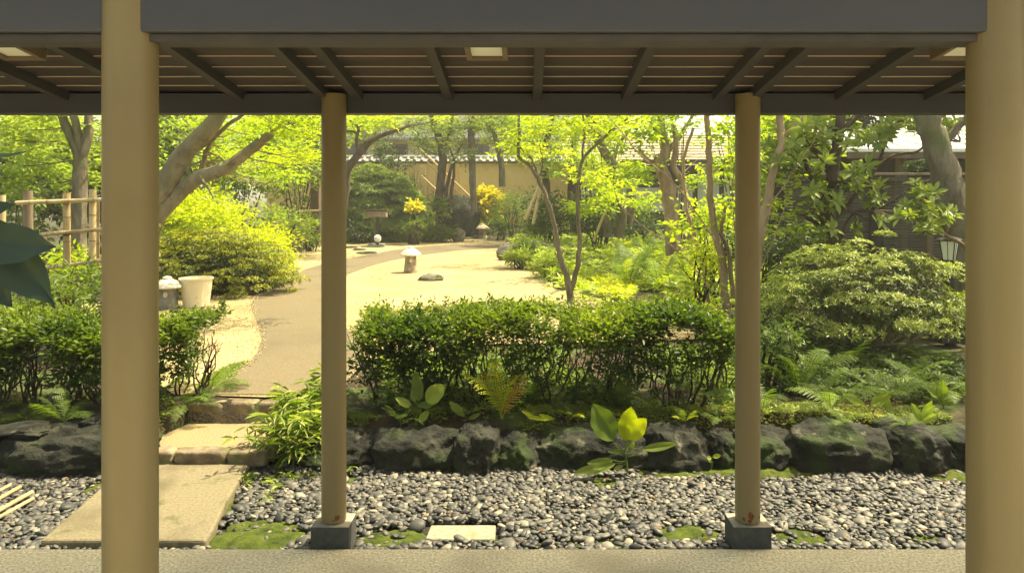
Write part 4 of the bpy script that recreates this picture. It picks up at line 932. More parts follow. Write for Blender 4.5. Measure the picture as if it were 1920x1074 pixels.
bush('yellow-leaved bush in full light before the yellow wall, right of the straight trunk', 914, 386, 28.5, 24, 32, .6, M['lf_flower'], 260, .20, .12, 6, .3)
bush('small yellow-leaved bush at the foot of the dark clipped mound', 774, 388, 24.2, 8, 11, .3, M['lf_flower'], 420, .15, .09, 6, .2)
bush('dark green shrub mass behind the forked tree', 1035, 400, 22, 60, 50, 1.2, M['lf_dark'], 70, .14, .05, 6, .4, lumps=9)
bush('dark green shrub behind the sunlit fern patch', 1120, 410, 20, 60, 45, 1.0, M['lf_dark'], 80, .13, .05, 6, .4, lumps=9)
bush('evergreen shrub below the white panel of the garden house', 1200, 430, 22, 60, 34, 1.0, M['lf_dark'], 70, .13, .05, 6, .4)
bush('low shrub beside the mossy rock at the right of the gravel', 985, 465, 18.5, 38, 26, .6, M['lf_mid'], 170, .08, .025, 7, .2)
bush('light green leafy clump beside the gravel edge, in front of the mossy rock', 975, 488, 15.8, 32, 18, .4, M['lf_pale'], 330, .11, .035, 6, .12, tone=.7)
bush('pale variegated bush left of the forked tree', 1030, 505, 14.2, 36, 32, .5, M['lf_pale'], 240, .10, .03, 6, .16, tone=.65)
bush('sunny yellow-green shrub behind the right end of the long hedge', 1310, 500, 9.6, 55, 60, .6, M['lf_yel'], 150, .085, .04, 6, .22, tone=.35)
bush('loose shrub with round leaves between reddish trunk and far right pillar', 1335, 420, 11, 55, 70, .7, M['lf_bright'], 75, .10, .06, 6, .3)
bush('shaded evergreen bush behind the far right pillar', 1430, 480, 9.6, 60, 60, .7, M['lf_dark'], 120, .085, .035, 6, .22, lumps=9)
bush('dark undergrowth bush under the magnolia, against the slatted fence', 1500, 455, 10.2, 55, 55, .7, M['lf_dark'], 100, .09, .035, 6, .25, th=-.4)
bush('dark undergrowth bush left below the round azalea', 1450, 610, 7.6, 45, 55, .5, M['lf_dark'], 190, .06, .025, 6, .18, tone=.6)
bush('dark bush at the right behind the garden lamp', 1850, 560, 8.5, 70, 90, .6, M['lf_dark'], 110, .08, .03, 6, .2)
bush('loose glossy-leaved bush continuing the hedge line just right of the far right pillar', 1458, 650, 6.0, 46, 50, .3, M['lf_hedge'], 330, .045, .022, 6, .1, lumps=9, th=-.3)
bush('low green bush at the foot of the small yellow-leaved bush', 778, 428, 23.9, 22, 22, .4, M['lf_mid'], 120, .13, .04, 6, .25, tone=.3)
bush('long low strip of dark grass-like shrub along the far gravel edge', 800, 440, 25.2, 60, 14, .5, M['lf_mid'], 150, .22, .03, 7, .2, tone=.25)
bush('dark low bush between the far lantern and the rounded blue-green shrub', 935, 430, 26.5, 26, 22, .5, M['lf_mid'], 120, .14, .05, 6, .25, tone=.15)
bush('dark bush low at the left of the big shaded boulder', 740, 432, 25.4, 26, 22, .5, M['lf_dark'], 120, .14, .05, 6, .25)
bush('dark bush under the post sign, left of its post', 672, 432, 24.6, 24, 24, .4, M['lf_dark'], 120, .14, .05, 6, .25)
bush('bush filling the ground under the crossed stakes', 1000, 430, 21.5, 40, 24, .6, M['lf_mid'], 120, .13, .045, 6, .25, tone=.2)
for px_, py_, d_, rx_, ry_, m_, n_, lb_ in [(700,235,33.5,70,36,'lf_pale',40,'pale treetop behind the ochre wall above the dark mound'), (860,225,33.5,70,30,'lf_bright',34,'bright treetop behind the ochre wall above the straight trunk'), (1000,250,33.5,80,44,'lf_bright',44,'bright treetop over the right end of the ochre wall'),
    (1130,245,21,70,34,'lf_bright',34,'light canopy in front of the garden house roof, left part'), (1270,240,20,80,34,'lf_bright',34,'light canopy in front of the garden house roof, middle part'), (1390,270,17,70,60,'lf_bright',40,'light leafy canopy behind the far right pillar'), (1110,310,23,40,26,'lf_pale',40,'pale foliage hiding the left gable of the garden house')]:
    bush(lb_, px_, py_, d_, rx_, ry_, 1.2, M[m_], n_, .17, .08, 7, .5, cat='tree', name='background_tree', lumps=12, group='trees closing the garden behind', nsc=1.2, th=-.25)
# background evergreens closing the garden
for i, (px, py, d, rx, ry, m, lb) in enumerate([
    (40, 330, 19, 130, 130, 'lf_pale', 'pale sunlit tree mass behind the forked tree at the left edge'),
    (190, 350, 21, 120, 120, 'lf_dark', 'dark evergreen behind the bamboo fence at the left'),
    (330, 300, 20, 110, 120, 'lf_pale', 'pale green tree mass behind the two leaning maple limbs'),
    (450, 290, 23, 100, 110, 'lf_bright', 'bright green tree behind the tip of the lower maple limb'),
    (560, 270, 27, 80, 90, 'lf_mid', 'dark evergreen behind the brown gate post'),
    (1480, 300, 18, 110, 110, 'lf_bright', 'bright tree mass behind the right stems and the slatted fence'),
    (1640, 190, 20, 140, 60, 'lf_dark', 'dark evergreen above the pale metal roof')]):
    bush(lb, px, py, d, rx, ry, 1.6, M[m], 60, .20, .095, 7, .55, cat='tree', name='background_tree', lumps=12, group='trees closing the garden behind', nsc=1.0)
# ================================================================== TREES
sp = dict(n=100, K=7, SL=.34, LL=.085, LW=.04, th=-.5, nsc=1.6, horiz=.75, shell=.6)
d = 11.5
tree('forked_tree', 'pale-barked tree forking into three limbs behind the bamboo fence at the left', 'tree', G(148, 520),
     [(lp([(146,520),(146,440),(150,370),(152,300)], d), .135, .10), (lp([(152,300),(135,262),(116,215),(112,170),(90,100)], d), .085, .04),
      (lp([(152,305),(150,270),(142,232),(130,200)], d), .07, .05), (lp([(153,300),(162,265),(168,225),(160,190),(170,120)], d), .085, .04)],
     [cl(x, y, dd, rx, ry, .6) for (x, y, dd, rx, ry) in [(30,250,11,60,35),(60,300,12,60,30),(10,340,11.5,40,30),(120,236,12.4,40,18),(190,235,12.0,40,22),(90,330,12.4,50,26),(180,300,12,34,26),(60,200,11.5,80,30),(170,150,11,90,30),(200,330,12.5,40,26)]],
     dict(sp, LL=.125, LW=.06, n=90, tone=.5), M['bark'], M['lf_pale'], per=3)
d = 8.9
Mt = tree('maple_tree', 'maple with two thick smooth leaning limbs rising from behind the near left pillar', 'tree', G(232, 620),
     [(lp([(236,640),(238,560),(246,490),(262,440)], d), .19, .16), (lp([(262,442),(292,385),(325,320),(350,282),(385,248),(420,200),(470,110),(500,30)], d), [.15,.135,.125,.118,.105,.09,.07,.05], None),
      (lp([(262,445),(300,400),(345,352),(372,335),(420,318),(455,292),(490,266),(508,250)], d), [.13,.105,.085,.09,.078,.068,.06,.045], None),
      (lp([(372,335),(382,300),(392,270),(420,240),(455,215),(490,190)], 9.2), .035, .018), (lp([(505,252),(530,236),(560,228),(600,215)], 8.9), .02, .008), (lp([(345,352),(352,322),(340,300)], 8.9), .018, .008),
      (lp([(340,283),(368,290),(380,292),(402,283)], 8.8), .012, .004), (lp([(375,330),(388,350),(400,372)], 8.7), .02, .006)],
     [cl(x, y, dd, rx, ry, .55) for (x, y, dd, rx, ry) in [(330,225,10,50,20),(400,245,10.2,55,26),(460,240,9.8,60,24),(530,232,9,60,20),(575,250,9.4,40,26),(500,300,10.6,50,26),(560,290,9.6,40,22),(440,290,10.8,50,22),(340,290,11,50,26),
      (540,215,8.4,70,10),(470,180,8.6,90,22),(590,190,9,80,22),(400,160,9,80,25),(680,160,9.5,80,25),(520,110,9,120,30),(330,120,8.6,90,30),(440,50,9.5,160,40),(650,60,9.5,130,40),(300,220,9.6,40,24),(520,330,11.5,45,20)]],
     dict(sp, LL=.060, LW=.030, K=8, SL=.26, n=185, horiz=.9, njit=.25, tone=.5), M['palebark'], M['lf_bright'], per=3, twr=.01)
# centre, far
def far_tree(label, limbs, clumps, leaf, d, bark='bark', **k):
    return tree('garden_tree', label, 'tree', P(limbs[0][0][0][0], 425, d + .1) , [(lp(p, d), a, b) for p, a, b in limbs], [cl(x, y, d + dd, rx, ry, .9) for (x, y, dd, rx, ry) in clumps], dict(sp, LL=.15, LW=.06, SL=.45, n=50, K=8, **k), M[bark], M[leaf], twr=.018, per=2)
far_tree('crooked pine-like tree whose bare fork leans right just right of the far left pillar', [([(640,420),(648,350),(652,318),(690,268)], .13, .10), ([(690,268),(712,255),(740,246),(770,235)], .09, .03), ([(672,290),(668,262),(672,240),(655,225)], .05, .03), ([(672,250),(650,246),(620,250)], .04, .02)],
    [(690,225,0,50,14),(740,222,-.5,50,16),(650,235,.4,40,16),(790,212,0,60,14),(730,240,1,30,10)], 'lf_bright', 20, 'darkbark')
far_tree('dark trunk with two thinner stems in front of the honey-coloured board fence', [([(820,396),(826,340),(830,290),(822,255),(812,225),(800,170)], .16, .12), ([(836,396),(838,350),(848,310),(855,290),(868,270)], .08, .04), ([(842,398),(846,360),(850,330),(851,300),(840,270)], .07, .03), ([(830,285),(842,250),(850,215)], .06, .04)],
    [(850,270,-.4,26,20),(835,238,-.5,40,16),(865,240,0,30,16),(790,235,.3,34,14),(800,262,.5,26,10),(870,290,-.6,14,12),(800,280,.4,20,8)], 'lf_mid', 26, 'darkbark')
far_tree('straight thick trunk standing alone in front of the yellow wall', [([(890,398),(886,340),(885,290),(884,245),(886,200),(885,120)], .125, .11)], [(885,222,-.4,40,12),(910,235,-.6,30,14),(930,225,0,40,16)], 'lf_mid', 26, 'bark')
far_tree('short leaning trunk at the right end of the yellow wall', [([(942,350),(940,310),(935,285),(928,255),(915,235)], .13, .07), ([(936,285),(955,282),(975,278)], .04, .02)], [(925,262,-.4,26,16),(955,272,-.4,26,8),(960,240,0,40,18),(990,262,-.2,40,10),(950,225,0,60,18)], 'lf_bright', 26.5, 'bark')
far_tree('slim double trunk behind the forked tree, with pale flat foliage', [([(1030,410),(1026,360),(1020,300),(1028,250),(1040,200)], .13, .09), ([(1068,400),(1070,340),(1075,280),(1080,215)], .10, .08)], [(1020,240,0,50,22),(1060,285,-.4,40,16),(1010,300,-.5,40,14),(1080,240,0,50,22),(1050,320,-.4,30,14)], 'lf_bright', 24, 'darkbark')
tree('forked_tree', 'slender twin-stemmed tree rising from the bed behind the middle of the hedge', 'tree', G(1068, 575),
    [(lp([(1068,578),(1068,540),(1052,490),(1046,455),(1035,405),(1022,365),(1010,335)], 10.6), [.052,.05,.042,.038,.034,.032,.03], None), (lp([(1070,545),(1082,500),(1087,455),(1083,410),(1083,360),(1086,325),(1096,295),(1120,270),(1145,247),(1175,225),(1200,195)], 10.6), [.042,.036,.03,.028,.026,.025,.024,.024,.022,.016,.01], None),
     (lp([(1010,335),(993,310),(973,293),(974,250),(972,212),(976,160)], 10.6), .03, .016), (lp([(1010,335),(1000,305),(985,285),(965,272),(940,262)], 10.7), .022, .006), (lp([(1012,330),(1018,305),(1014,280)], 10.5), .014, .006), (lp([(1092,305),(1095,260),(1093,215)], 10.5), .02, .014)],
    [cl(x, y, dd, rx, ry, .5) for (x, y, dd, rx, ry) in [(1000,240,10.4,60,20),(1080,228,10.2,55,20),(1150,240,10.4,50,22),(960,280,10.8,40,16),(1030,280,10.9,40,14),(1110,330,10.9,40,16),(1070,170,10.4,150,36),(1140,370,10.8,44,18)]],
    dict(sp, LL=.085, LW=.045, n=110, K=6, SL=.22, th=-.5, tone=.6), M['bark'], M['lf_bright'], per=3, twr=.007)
d = 14.5
tree('red_barked_tree', 'reddish peeling multi-stemmed tree before the white panel of the garden house', 'tree', G(1262, 500),
    [(lp([(1266,510),(1262,450),(1258,400),(1252,350),(1240,315),(1235,290)], d), .16, .12), (lp([(1240,315),(1215,302),(1200,283)], d), .07, .04), (lp([(1236,320),(1248,280),(1240,245),(1235,200)], d), .11, .07), (lp([(1285,470),(1290,400),(1278,340),(1262,310),(1268,270),(1262,235)], d), .07, .05), (lp([(1296,460),(1290,380),(1275,330)], d+.3), .05, .04), (lp([(1250,285),(1275,255),(1300,215)], d), .06, .03)],
    [cl(x, y, dd, rx, ry, .7) for (x, y, dd, rx, ry) in [(1225,240,14,50,20),(1290,235,14,50,22),(1180,275,14.5,36,14),(1320,290,14.8,40,24),(1240,180,14.5,150,36),(1200,320,14.2,34,12),(1310,340,14.6,34,18)]],
    dict(sp, LL=.12, LW=.065, n=85, tone=.5), M['redbark'], M['lf_bright'], per=3)
tree('leaning_tree', 'dark trunk leaning left at the top, crossing in front of the garden house', 'tree', G(1165, 470),
    [(lp([(1160,445),(1166,400),(1160,360),(1150,310),(1130,280),(1115,245),(1103,210),(1085,140)], 17), .13, .085), (lp([(1175,420),(1185,370),(1180,300)], 19), .13, .11), (lp([(1140,445),(1137,400),(1136,355)], 17), .10, .09), (lp([(1152,300),(1160,270),(1180,250)], 17), .04, .02)],
    [cl(x, y, dd, rx, ry, .8) for (x, y, dd, rx, ry) in [(1120,235,17,60,20),(1160,340,17.4,44,12),(1130,350,16.4,40,12),(1180,310,17,40,10),(1120,170,17,140,36),(1100,390,16.5,36,12),(1200,375,16,40,14)]],
    dict(sp, LL=.12, LW=.06, n=75, tone=.6), M['bark'], M['lf_bright'], per=2)
MB().tube(lp([(1113,452),(1125,420),(1140,385)], 16.6), .028, 8).build('support_stake', M['bamboo']).name = 'support_stake'
tag(bpy.data.objects['support_stake'], 'brown bamboo stake propping the post-like trunk left of the leaning tree', 'stake')
t = thing('prop_stakes', P(1000, 410, 21), 'pale green crossed bamboo props behind the left fork of the slender tree', 'prop')
for p in ([(985,412),(1010,350)], [(1000,420),(1014,348)]): MB().tube(lp(p, 21), .055, 8).build('pole', M['lf_cover'] if False else M['bamboo'], t)
d = 9.4
tree('slender_tree', 'group of thin upright stems with round bright leaves just left of the far right pillar', 'tree', G(1345, 590),
    [(lp([(1362,600),(1358,520),(1350,470),(1340,430),(1332,380),(1330,330),(1328,270),(1326,210)], d), .055, .035), (lp([(1375,560),(1365,470),(1352,440),(1358,400),(1362,380)], d), .03, .02), (lp([(1330,590),(1322,520),(1305,450),(1290,400),(1282,350),(1282,300),(1300,240)], d+.5), .03, .018), (lp([(1352,470),(1300,390),(1250,330),(1200,290),(1160,240),(1130,205)], d-.4), .010, .006), (lp([(1330,540),(1270,470),(1200,420),(1160,380),(1150,340)], d-.3), .007, .004), (lp([(1380,450),(1372,350),(1385,280),(1400,210)], d), .008, .005)],
    [cl(x, y, dd, rx, ry, .4) for (x, y, dd, rx, ry) in [(1350,240,9.2,44,24),(1320,300,9.6,40,24),(1370,330,9.6,30,30),(1270,350,9.2,36,20),(1300,400,9,40,24),(1350,400,9.3,36,24),(1260,430,9.3,36,14),(1320,460,9,40,20),(1380,250,9.4,50,30),(1330,180,9.2,130,30),(1220,230,9.4,40,22),(1420,280,9.6,36,30)]],
    dict(sp, LL=.085, LW=.062, n=75, K=5, SL=.2, th=-.45, tone=.55), M['redbark'], M['lf_bright'], per=3, twr=.006, fine=True)
d = 8.6
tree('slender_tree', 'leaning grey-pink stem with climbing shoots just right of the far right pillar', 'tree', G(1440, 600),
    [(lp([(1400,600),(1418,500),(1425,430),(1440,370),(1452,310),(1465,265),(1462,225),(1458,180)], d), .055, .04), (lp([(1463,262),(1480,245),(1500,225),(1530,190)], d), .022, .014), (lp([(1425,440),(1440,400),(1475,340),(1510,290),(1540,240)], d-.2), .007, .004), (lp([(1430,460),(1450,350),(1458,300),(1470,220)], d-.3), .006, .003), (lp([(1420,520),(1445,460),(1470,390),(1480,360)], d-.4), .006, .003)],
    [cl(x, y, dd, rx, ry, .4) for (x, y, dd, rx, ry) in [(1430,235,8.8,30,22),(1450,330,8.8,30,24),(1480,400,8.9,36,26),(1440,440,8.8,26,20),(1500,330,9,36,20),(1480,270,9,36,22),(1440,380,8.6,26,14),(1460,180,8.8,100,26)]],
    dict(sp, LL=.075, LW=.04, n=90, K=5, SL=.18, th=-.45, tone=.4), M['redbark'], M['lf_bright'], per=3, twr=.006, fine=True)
# magnolia-like tree with whorls of large leaves: the whorls are set one by one
def whorltree(label, loc, limbs, whs, d, bark, leaf, LL=.15, LW=.055, K=8, extra=None, name='magnolia_tree'):
    t = thing(name, loc, label, 'tree'); mb = MB(); roots = []
    for pts, a, b in limbs: mb.tube(lp(pts, d), (a, b), 10, wob=.006, knob=.3, sub=4); roots += lp(pts, d)[1:]
    pts = []; ax = []
    for (x, y, dd) in whs:
        p = P(x, y, dd); b = min(roots, key=lambda q: (q - p).length + max(0, q.z - p.z)); mb.tube([b, (b + p) / 2 - Vector((0, 0, .08 * (p - b).length)), p], [.012, .005], 5, wob=.012)
        pts.append(p[:]); v = (p - b).normalized() * .5 + Vector((R.normal() * .35, -.45 + R.normal() * .3, .5)); ax.append(v[:])
    c = np.array(pts); a = nrm(np.array(ax))
    lv = Leaves(); lv.add(whorls(c, a, K, LL, LW, .95), R.uniform(.3, .9, len(c)))
    lv.add(whorls(c - a * LL * .3, a, K - 3, LL * .95, LW, 1.0), R.uniform(.1, .6, len(c)))
    mb.build('trunk', bark, t); lv.build('foliage', leaf, t, fine=True, droop=.2, fold=.12); return t
whs = []
for (x, y, rx, ry, n) in [(1500,300,60,50,17),(1570,250,70,36,19),(1640,250,50,36,12),(1540,360,60,40,14),(1600,330,50,30,12),(1500,240,50,30,12),(1620,380,50,40,7),(1530,430,40,30,7),(1700,230,60,16,8),(1760,240,40,20,6),(1450,290,40,50,10)]:
    for _ in range(n): whs.append((R.normal(x, rx * .45), R.normal(y, ry * .45), 9.0 + R.normal() * .35))
whorltree('magnolia-like tree with dark trunk and whorls of large leaves in front of the slatted fence', G(1562, 570),
    [([(1566,640),(1568,540),(1563,470),(1556,400),(1560,340),(1566,290),(1574,240),(1578,180)], .10, .055), ([(1563,470),(1545,420),(1535,370),(1520,330),(1505,290)], .05, .02), ([(1560,330),(1540,295),(1515,275),(1490,262)], .045, .02), ([(1574,250),(1600,225),(1625,205)], .04, .02),
     ([(1568,410),(1610,360),(1640,320),(1660,270),(1676,225)], .028, .012), ([(1640,315),(1680,290),(1720,285),(1745,262),(1800,265)], .02, .008), ([(1566,470),(1600,400),(1640,395),(1680,372),(1720,345),(1800,325)], .02, .008), ([(1568,450),(1510,405),(1470,395),(1440,385)], .03, .01)], whs, 9.0, M['darkbark'], M['lf_big'])
whs = []
for (x, y, rx, ry, n) in [(1730,365,26,30,13),(1745,410,30,24,14),(1785,400,20,14,4),(1700,400,16,16,4)]:
    for _ in range(n): whs.append((R.normal(x, rx * .5), R.normal(y, ry * .5), 7.6 + R.normal() * .2))
whorltree('spray of pale elongated leaves hanging before the leaning trunk at the right', G(1850, 600), [([(1870,650),(1850,540),(1815,470),(1770,440),(1700,402),(1640,395)], .03, .01), ([(1770,440),(1745,400),(1730,360)], .012, .006)], whs, 7.6, M['twig'], M['lf_big'], .11, .042, 7, name='leafy_shrub')
d = 8.3
tree('leaning_tree', 'thick grey-brown leaning trunk beside the right near pillar, moss patch at mid height', 'tree', G(1800, 640),
    [(lp([(1812,690),(1808,600),(1803,520),(1794,440),(1780,370),(1765,305),(1748,250),(1735,200),(1715,120),(1700,40)], d), [.20,.185,.175,.17,.165,.15,.135,.125,.10,.08], None), (lp([(1760,280),(1795,240),(1840,190)], d), .05, .03)],
    [cl(x, y, dd, rx, ry, .7) for (x, y, dd, rx, ry) in [(1700,175,8.8,90,18),(1820,150,8.4,80,30),(1640,60,9.4,140,40),(1740,-40,8.8,160,60)]],
    dict(sp, LL=.10, LW=.05, n=60, th=-.2), M['bark'], M['lf_mid'], per=3, knob=.15, seg=16)
# near dark leaf, hanging in from a potted plant left of the camera
t = thing('houseplant', (-1.02, .9, 0), 'dark out-of-focus lobed leaves reaching in from the left edge close to the viewer', 'plant'); 
mb = MB(); b = Vector((-.98, .92, 0)); j = P(-60, 440, .95); mb.tube([b, Vector((-.95, .95, 1.1)), j, P(-80, 250, .95)], [.012, .005], 8); 
for (p0, p1, w_, fc) in (((-60, 452, .93), (104, 462, .90), 80, (0, -1, .25)), ((-60, 410, .95), (104, 572, .92), 105, (0, -1, .1)), ((-60, 400, 1.0), (30, 382, .98), 30, (0, -1, .25)), ((-50, 294, 1.02), (48, 284, 1.0), 24, (0, -.6, 1)), ((-80, 440, .96), (20, 575, .95), 120, (0, -1, .1))):
    blade(t, p0, p1, w_, 'lf_near', fc, .05, .16, .03, .8, 1.05)
mb.build('stem', M['lf_near'], t)
bpy.data.objects[t.name]
# ================================================================== BUILT THINGS IN THE GARDEN
def stone_lantern(px, py, hpx, wpx, label, roofm, bodym, sc=1.0, window=True):
    g = G(px, py); k = g.y / F; h = hpx * k; r = wpx * k / 2; z0 = GZ + .02
    t = thing('stone_lantern', g, label, 'stone lantern')
    mb = MB(); seg = 6; nb = .62
    pr = [(r*.70, 0), (r*.72, h*.05), (r*.66, h*.15), (r*.58, h*.45), (r*.56, h*.64)]
    n = 24; V = []; Fs = []
    for i, (rr, z) in enumerate(pr):
        for k_ in range(n):
            an = 6.283 * k_ / n + .2; q = rr * (1 - .06 * math.cos(3 * an) ** 2) ; zz = z
            if i == 0: zz += h * .055 * max(0, math.cos(4 * an)) ** 2
            V.append((g.x + q * math.cos(an), g.y + q * math.sin(an), z0 + zz))
    for i in range(len(pr) - 1):
        for k_ in range(n): Fs.append((i*n+k_, i*n+(k_+1) % n, (i+1)*n+(k_+1) % n, (i+1)*n+k_))
    mb.add(V, Fs); mb.build('body', bodym, t)
    if window:
        a0 = -1.35; m2 = MB(); cx = g.x + r*.585 * math.cos(a0); cy = g.y + r*.585 * math.sin(a0)
        m2.lathe([(0.001, -.004), (r*.14, -.004), (r*.14, .004), (.001, .006)], (0, 0, 0), 16)
        m2.v = [np.array([(Matrix.Rotation(a0, 3, 'Z') @ (Matrix.Rotation(pi/2, 3, 'Y') @ Vector((v[0]*1.3, v[1], v[2])))) + Vector((cx, cy, z0 + h*.46)) for v in m2.v[0]])]
        m2.build('round_window', M['lantern_roof'] if sc > 1 else bodym, t)
    mb = MB(); mb.lathe([(r*.55, h*.66), (r*.97, h*.645), (r*1.02, h*.68), (r*.93, h*.74), (r*.62, h*.84), (r*.36, h*.90), (r*.30, h*.91), (r*.30, h*.95), (r*.22, h*.985), (.005, h*1.0)], (g.x, g.y, z0), 28, jit=.008)
    mb.build('roof', roofm, t); return t
stone_lantern(770, 513, 50, 39, 'pale mushroom-shaped stone lantern standing in the middle of the gravel court', M['lantern_roof'], M['lantern'], 2)
stone_lantern(314, 582, 62, 56, 'grey stone lantern with worn roof next to the cream pot, half behind the near pillar', M['lantern_roof'], M['greystone'], 2)
stone_lantern(905, 449, 29, 25, 'small shaded stone lantern at the far end of the garden beyond the path', M['lantern'], M['lantern'], 1)
def rock(px, py, wpx, hpx, label, m='paleboulder', dep=.8, name='rock', seed=1, cat='rock', **k):
    g = G(px, py); s = g.y / F; r = wpx * s / 2; h = hpx * s
    return tag(rockmesh((g.x, g.y + r * dep * .5, GZ + h * .42), (r * 1.1, r * dep, h * .62), seed, M[m], name=name, sub=4, **k), label, cat)
rock(806, 529, 50, 15, 'low flat dark stone lying on the gravel right of the middle lantern', 'paleboulder', .6, seed=3)
rock(949, 490, 34, 34, 'rounded mottled rock at the right edge of the gravel court', seed=4)
rock(1000, 505, 10, 52, 'thin upright stone between the pale clumps left of the forked tree', seed=5)
rock(1010, 478, 60, 26, 'low mossy rock behind the rounded mottled one', seed=6)
rock(860, 455, 27, 26, 'mossy green pointed rock beside the far lantern', seed=7)
rock(862, 448, 78, 82, 'big dark boulder in shade in front of the yellow wall', 'boulder', .5, seed=8)
rock(795, 447, 44, 20, 'dark low boulder left of the mossy pointed rock', 'boulder', seed=9)
rock(888, 448, 20, 8, 'small flat stone between mossy rock and far lantern', seed=10)
rock(328, 590, 28, 9, 'small dark stone on the gravel at the foot of the grey lantern', 'boulder', .7, seed=15)
for i, (x, y, w_, lb) in enumerate([(700, 464, 44, 'flat dark stepping stone under the post sign'), (672, 470, 30, 'flat stepping stone left of the post sign'), (690, 476, 44, 'flat stepping stone nearest the path by the post sign'), (655, 466, 30, 'flat stepping stone touching the far left pillar in the view')]):
    g = G(x, y); r = w_ * g.y / F / 2; tag(rockmesh((g.x, g.y, GZ + .03), (r, r * 1.2, .05), 30 + i, M['boulder'], 'stepping_stone', sub=3, rough=.06), lb, 'stepping stone', 'flat stones by the post sign')
rs_ = np.random.RandomState(5)
for i in range(10):
    x = 720 + i * 18 + rs_.uniform(-6, 6); g = G(x, 452 + rs_.uniform(-2, 2)); r = rs_.uniform(.05, .11)
    tag(rockmesh((g.x, g.y, GZ + .03), (r * 1.4, r, r * .6), 70 + i, M['lantern'], 'pale_stone', sub=2), 'small pale stone in the scattered row edging the far planting, ' + ['leftmost', 'second from the left', 'third from the left', 'fourth from the left', 'left of the middle', 'right of the middle', 'fourth from the right', 'third from the right', 'second from the right', 'rightmost'][i], 'stone', 'small pale stones edging the far planting')
# cream pot
g = G(368, 578); k = g.y / F; z0 = GZ + .02
t = thing('plant_pot', g, 'cream plastic flower pot with rim and saucer beside the grey stone lantern', 'pot')
h = 55 * k; r1 = 29 * k; r0 = 22.5 * k
MB().lathe([(r0*.6, .012), (r0, .012), (r0 + (r1-r0)*.85, h*.88), (r1*.93, h*.885), (r1*.95, h*.93), (r1*1.03, h*.935), (r1*1.05, h*.955), (r1*1.05, h), (r1*.98, h), (r1*.95, h*.9), (r1*.90, h*.85)], (g.x, g.y, z0), 40).build('pot_body', M['pot'], t)
mb = MB()
for j in range(24):
    an = 6.283 * j / 24; mb.tube([Vector((g.x + (r0+.001) * math.cos(an), g.y + (r0+.001) * math.sin(an), z0 + .03)), Vector((g.x + (r0 + (r1-r0)*.80) * math.cos(an), g.y + (r0 + (r1-r0)*.80) * math.sin(an), z0 + h*.85))], .0035, 5)
mb.build('ribs', M['pot'], t).name = 'rib'
MB().lathe([(.01, 0), (r0*1.1, 0), (r0*1.22, .028), (r0*1.18, .028), (r0*1.08, .01)], (g.x, g.y, z0 - .004), 32).build('saucer', M['pot'], t)
MB().lathe([(.001, h*.80), (r1*.91, h*.80)], (g.x, g.y, z0), 32).build('potting_soil', M['soil'], t)
# post sign + small garden light
g = G(707, 462); k = g.y / F
t = thing('post_sign', g, 'dark post with a flat roofed wooden board beyond the path', 'sign')
MB().box((g.x, g.y, GZ + 29*k), (.10, .10, 56*k)).build('post', M['black'], t, smooth=False, bevel=.005)
c = Vector((g.x, g.y - .02, GZ + 60*k)); MB().box(c, (37*k, .34, 10*k), Matrix.Rotation(-.15, 3, 'X')).build('board', M['greypost'], t, smooth=False, bevel=.008)
MB().box(c + Vector((0, -.01, 7*k)), (40*k, .42, .03), Matrix.Rotation(-.15, 3, 'X')).build('roof', M['slat'], t, smooth=False, bevel=.004)
MB().box((g.x, g.y, GZ + .04), (.5, .4, .10)).build('base', M['greystone'], t, smooth=False, bevel=.02)
g = G(712, 462); t = thing('garden_light', g + Vector((.0, -.35, 0)), 'tiny cream garden light at the foot of the post sign', 'garden light'); b = g + Vector((0, -.35, 0))
MB().lathe([(.05, 0), (.05, .1), (.03, .12), (.03, .16)], tuple(b), 12).build('stand', M['black'], t)
MB().lathe([(.06, .16), (.11, .22), (.11, .32), (.05, .38), (.005, .385)], tuple(b), 14).build('lamp_shade', M['lampglass'], t)
# post lamp at the right
g = Vector((X_(1780, 7.8), 7.8, GZ)); k = 7.8 / F; zt = E - (443 - PY) * k; zb = E - (487 - PY) * k; hh = zt - zb
t = thing('garden_lamp', g, 'black framed garden lamp with a milky shade on a dark post beside the leaning trunk', 'garden lamp')
MB().lathe([(.065, -.0), (.098, hh*.80)], (g.x, g.y, zb), 4).build('lamp_shade', M['lampglass'], t, smooth=False)
mb = MB()
for j in range(4):
    an = pi/2 * j; mb.tube([Vector((g.x + .068*math.cos(an), g.y + .068*math.sin(an), zb - .01)), Vector((g.x + .104*math.cos(an), g.y + .104*math.sin(an), zb + hh*.84))], .006, 6)
    an += pi/4; mb.tube([Vector((g.x + .049*math.cos(an), g.y + .049*math.sin(an), zb)), Vector((g.x + .073*math.cos(an), g.y + .073*math.sin(an), zb + hh*.82))], .003, 5)
mb.build('lamp_frame', M['black'], t)
MB().lathe([(.13, hh*.82), (.145, hh*.86), (.10, hh*.93), (.03, hh*1.0), (.004, hh*1.02)], (g.x, g.y, zb), 4).build('lamp_cap', M['black'], t, smooth=False)
MB().lathe([(.072, -.05), (.080, 0)], (g.x, g.y, zb), 4).build('lamp_base', M['black'], t, smooth=False)
MB().box((g.x, g.y, (GZ + zb - .05) / 2), (.075, .075, zb - .05 - GZ), None).build('post', M['black'], t, smooth=False, bevel=.004)
MB().box((g.x - .03, g.y - .05, GZ + .25), (.26, .18, .42), None).build('power_box', M['black'], t, smooth=False, bevel=.01)
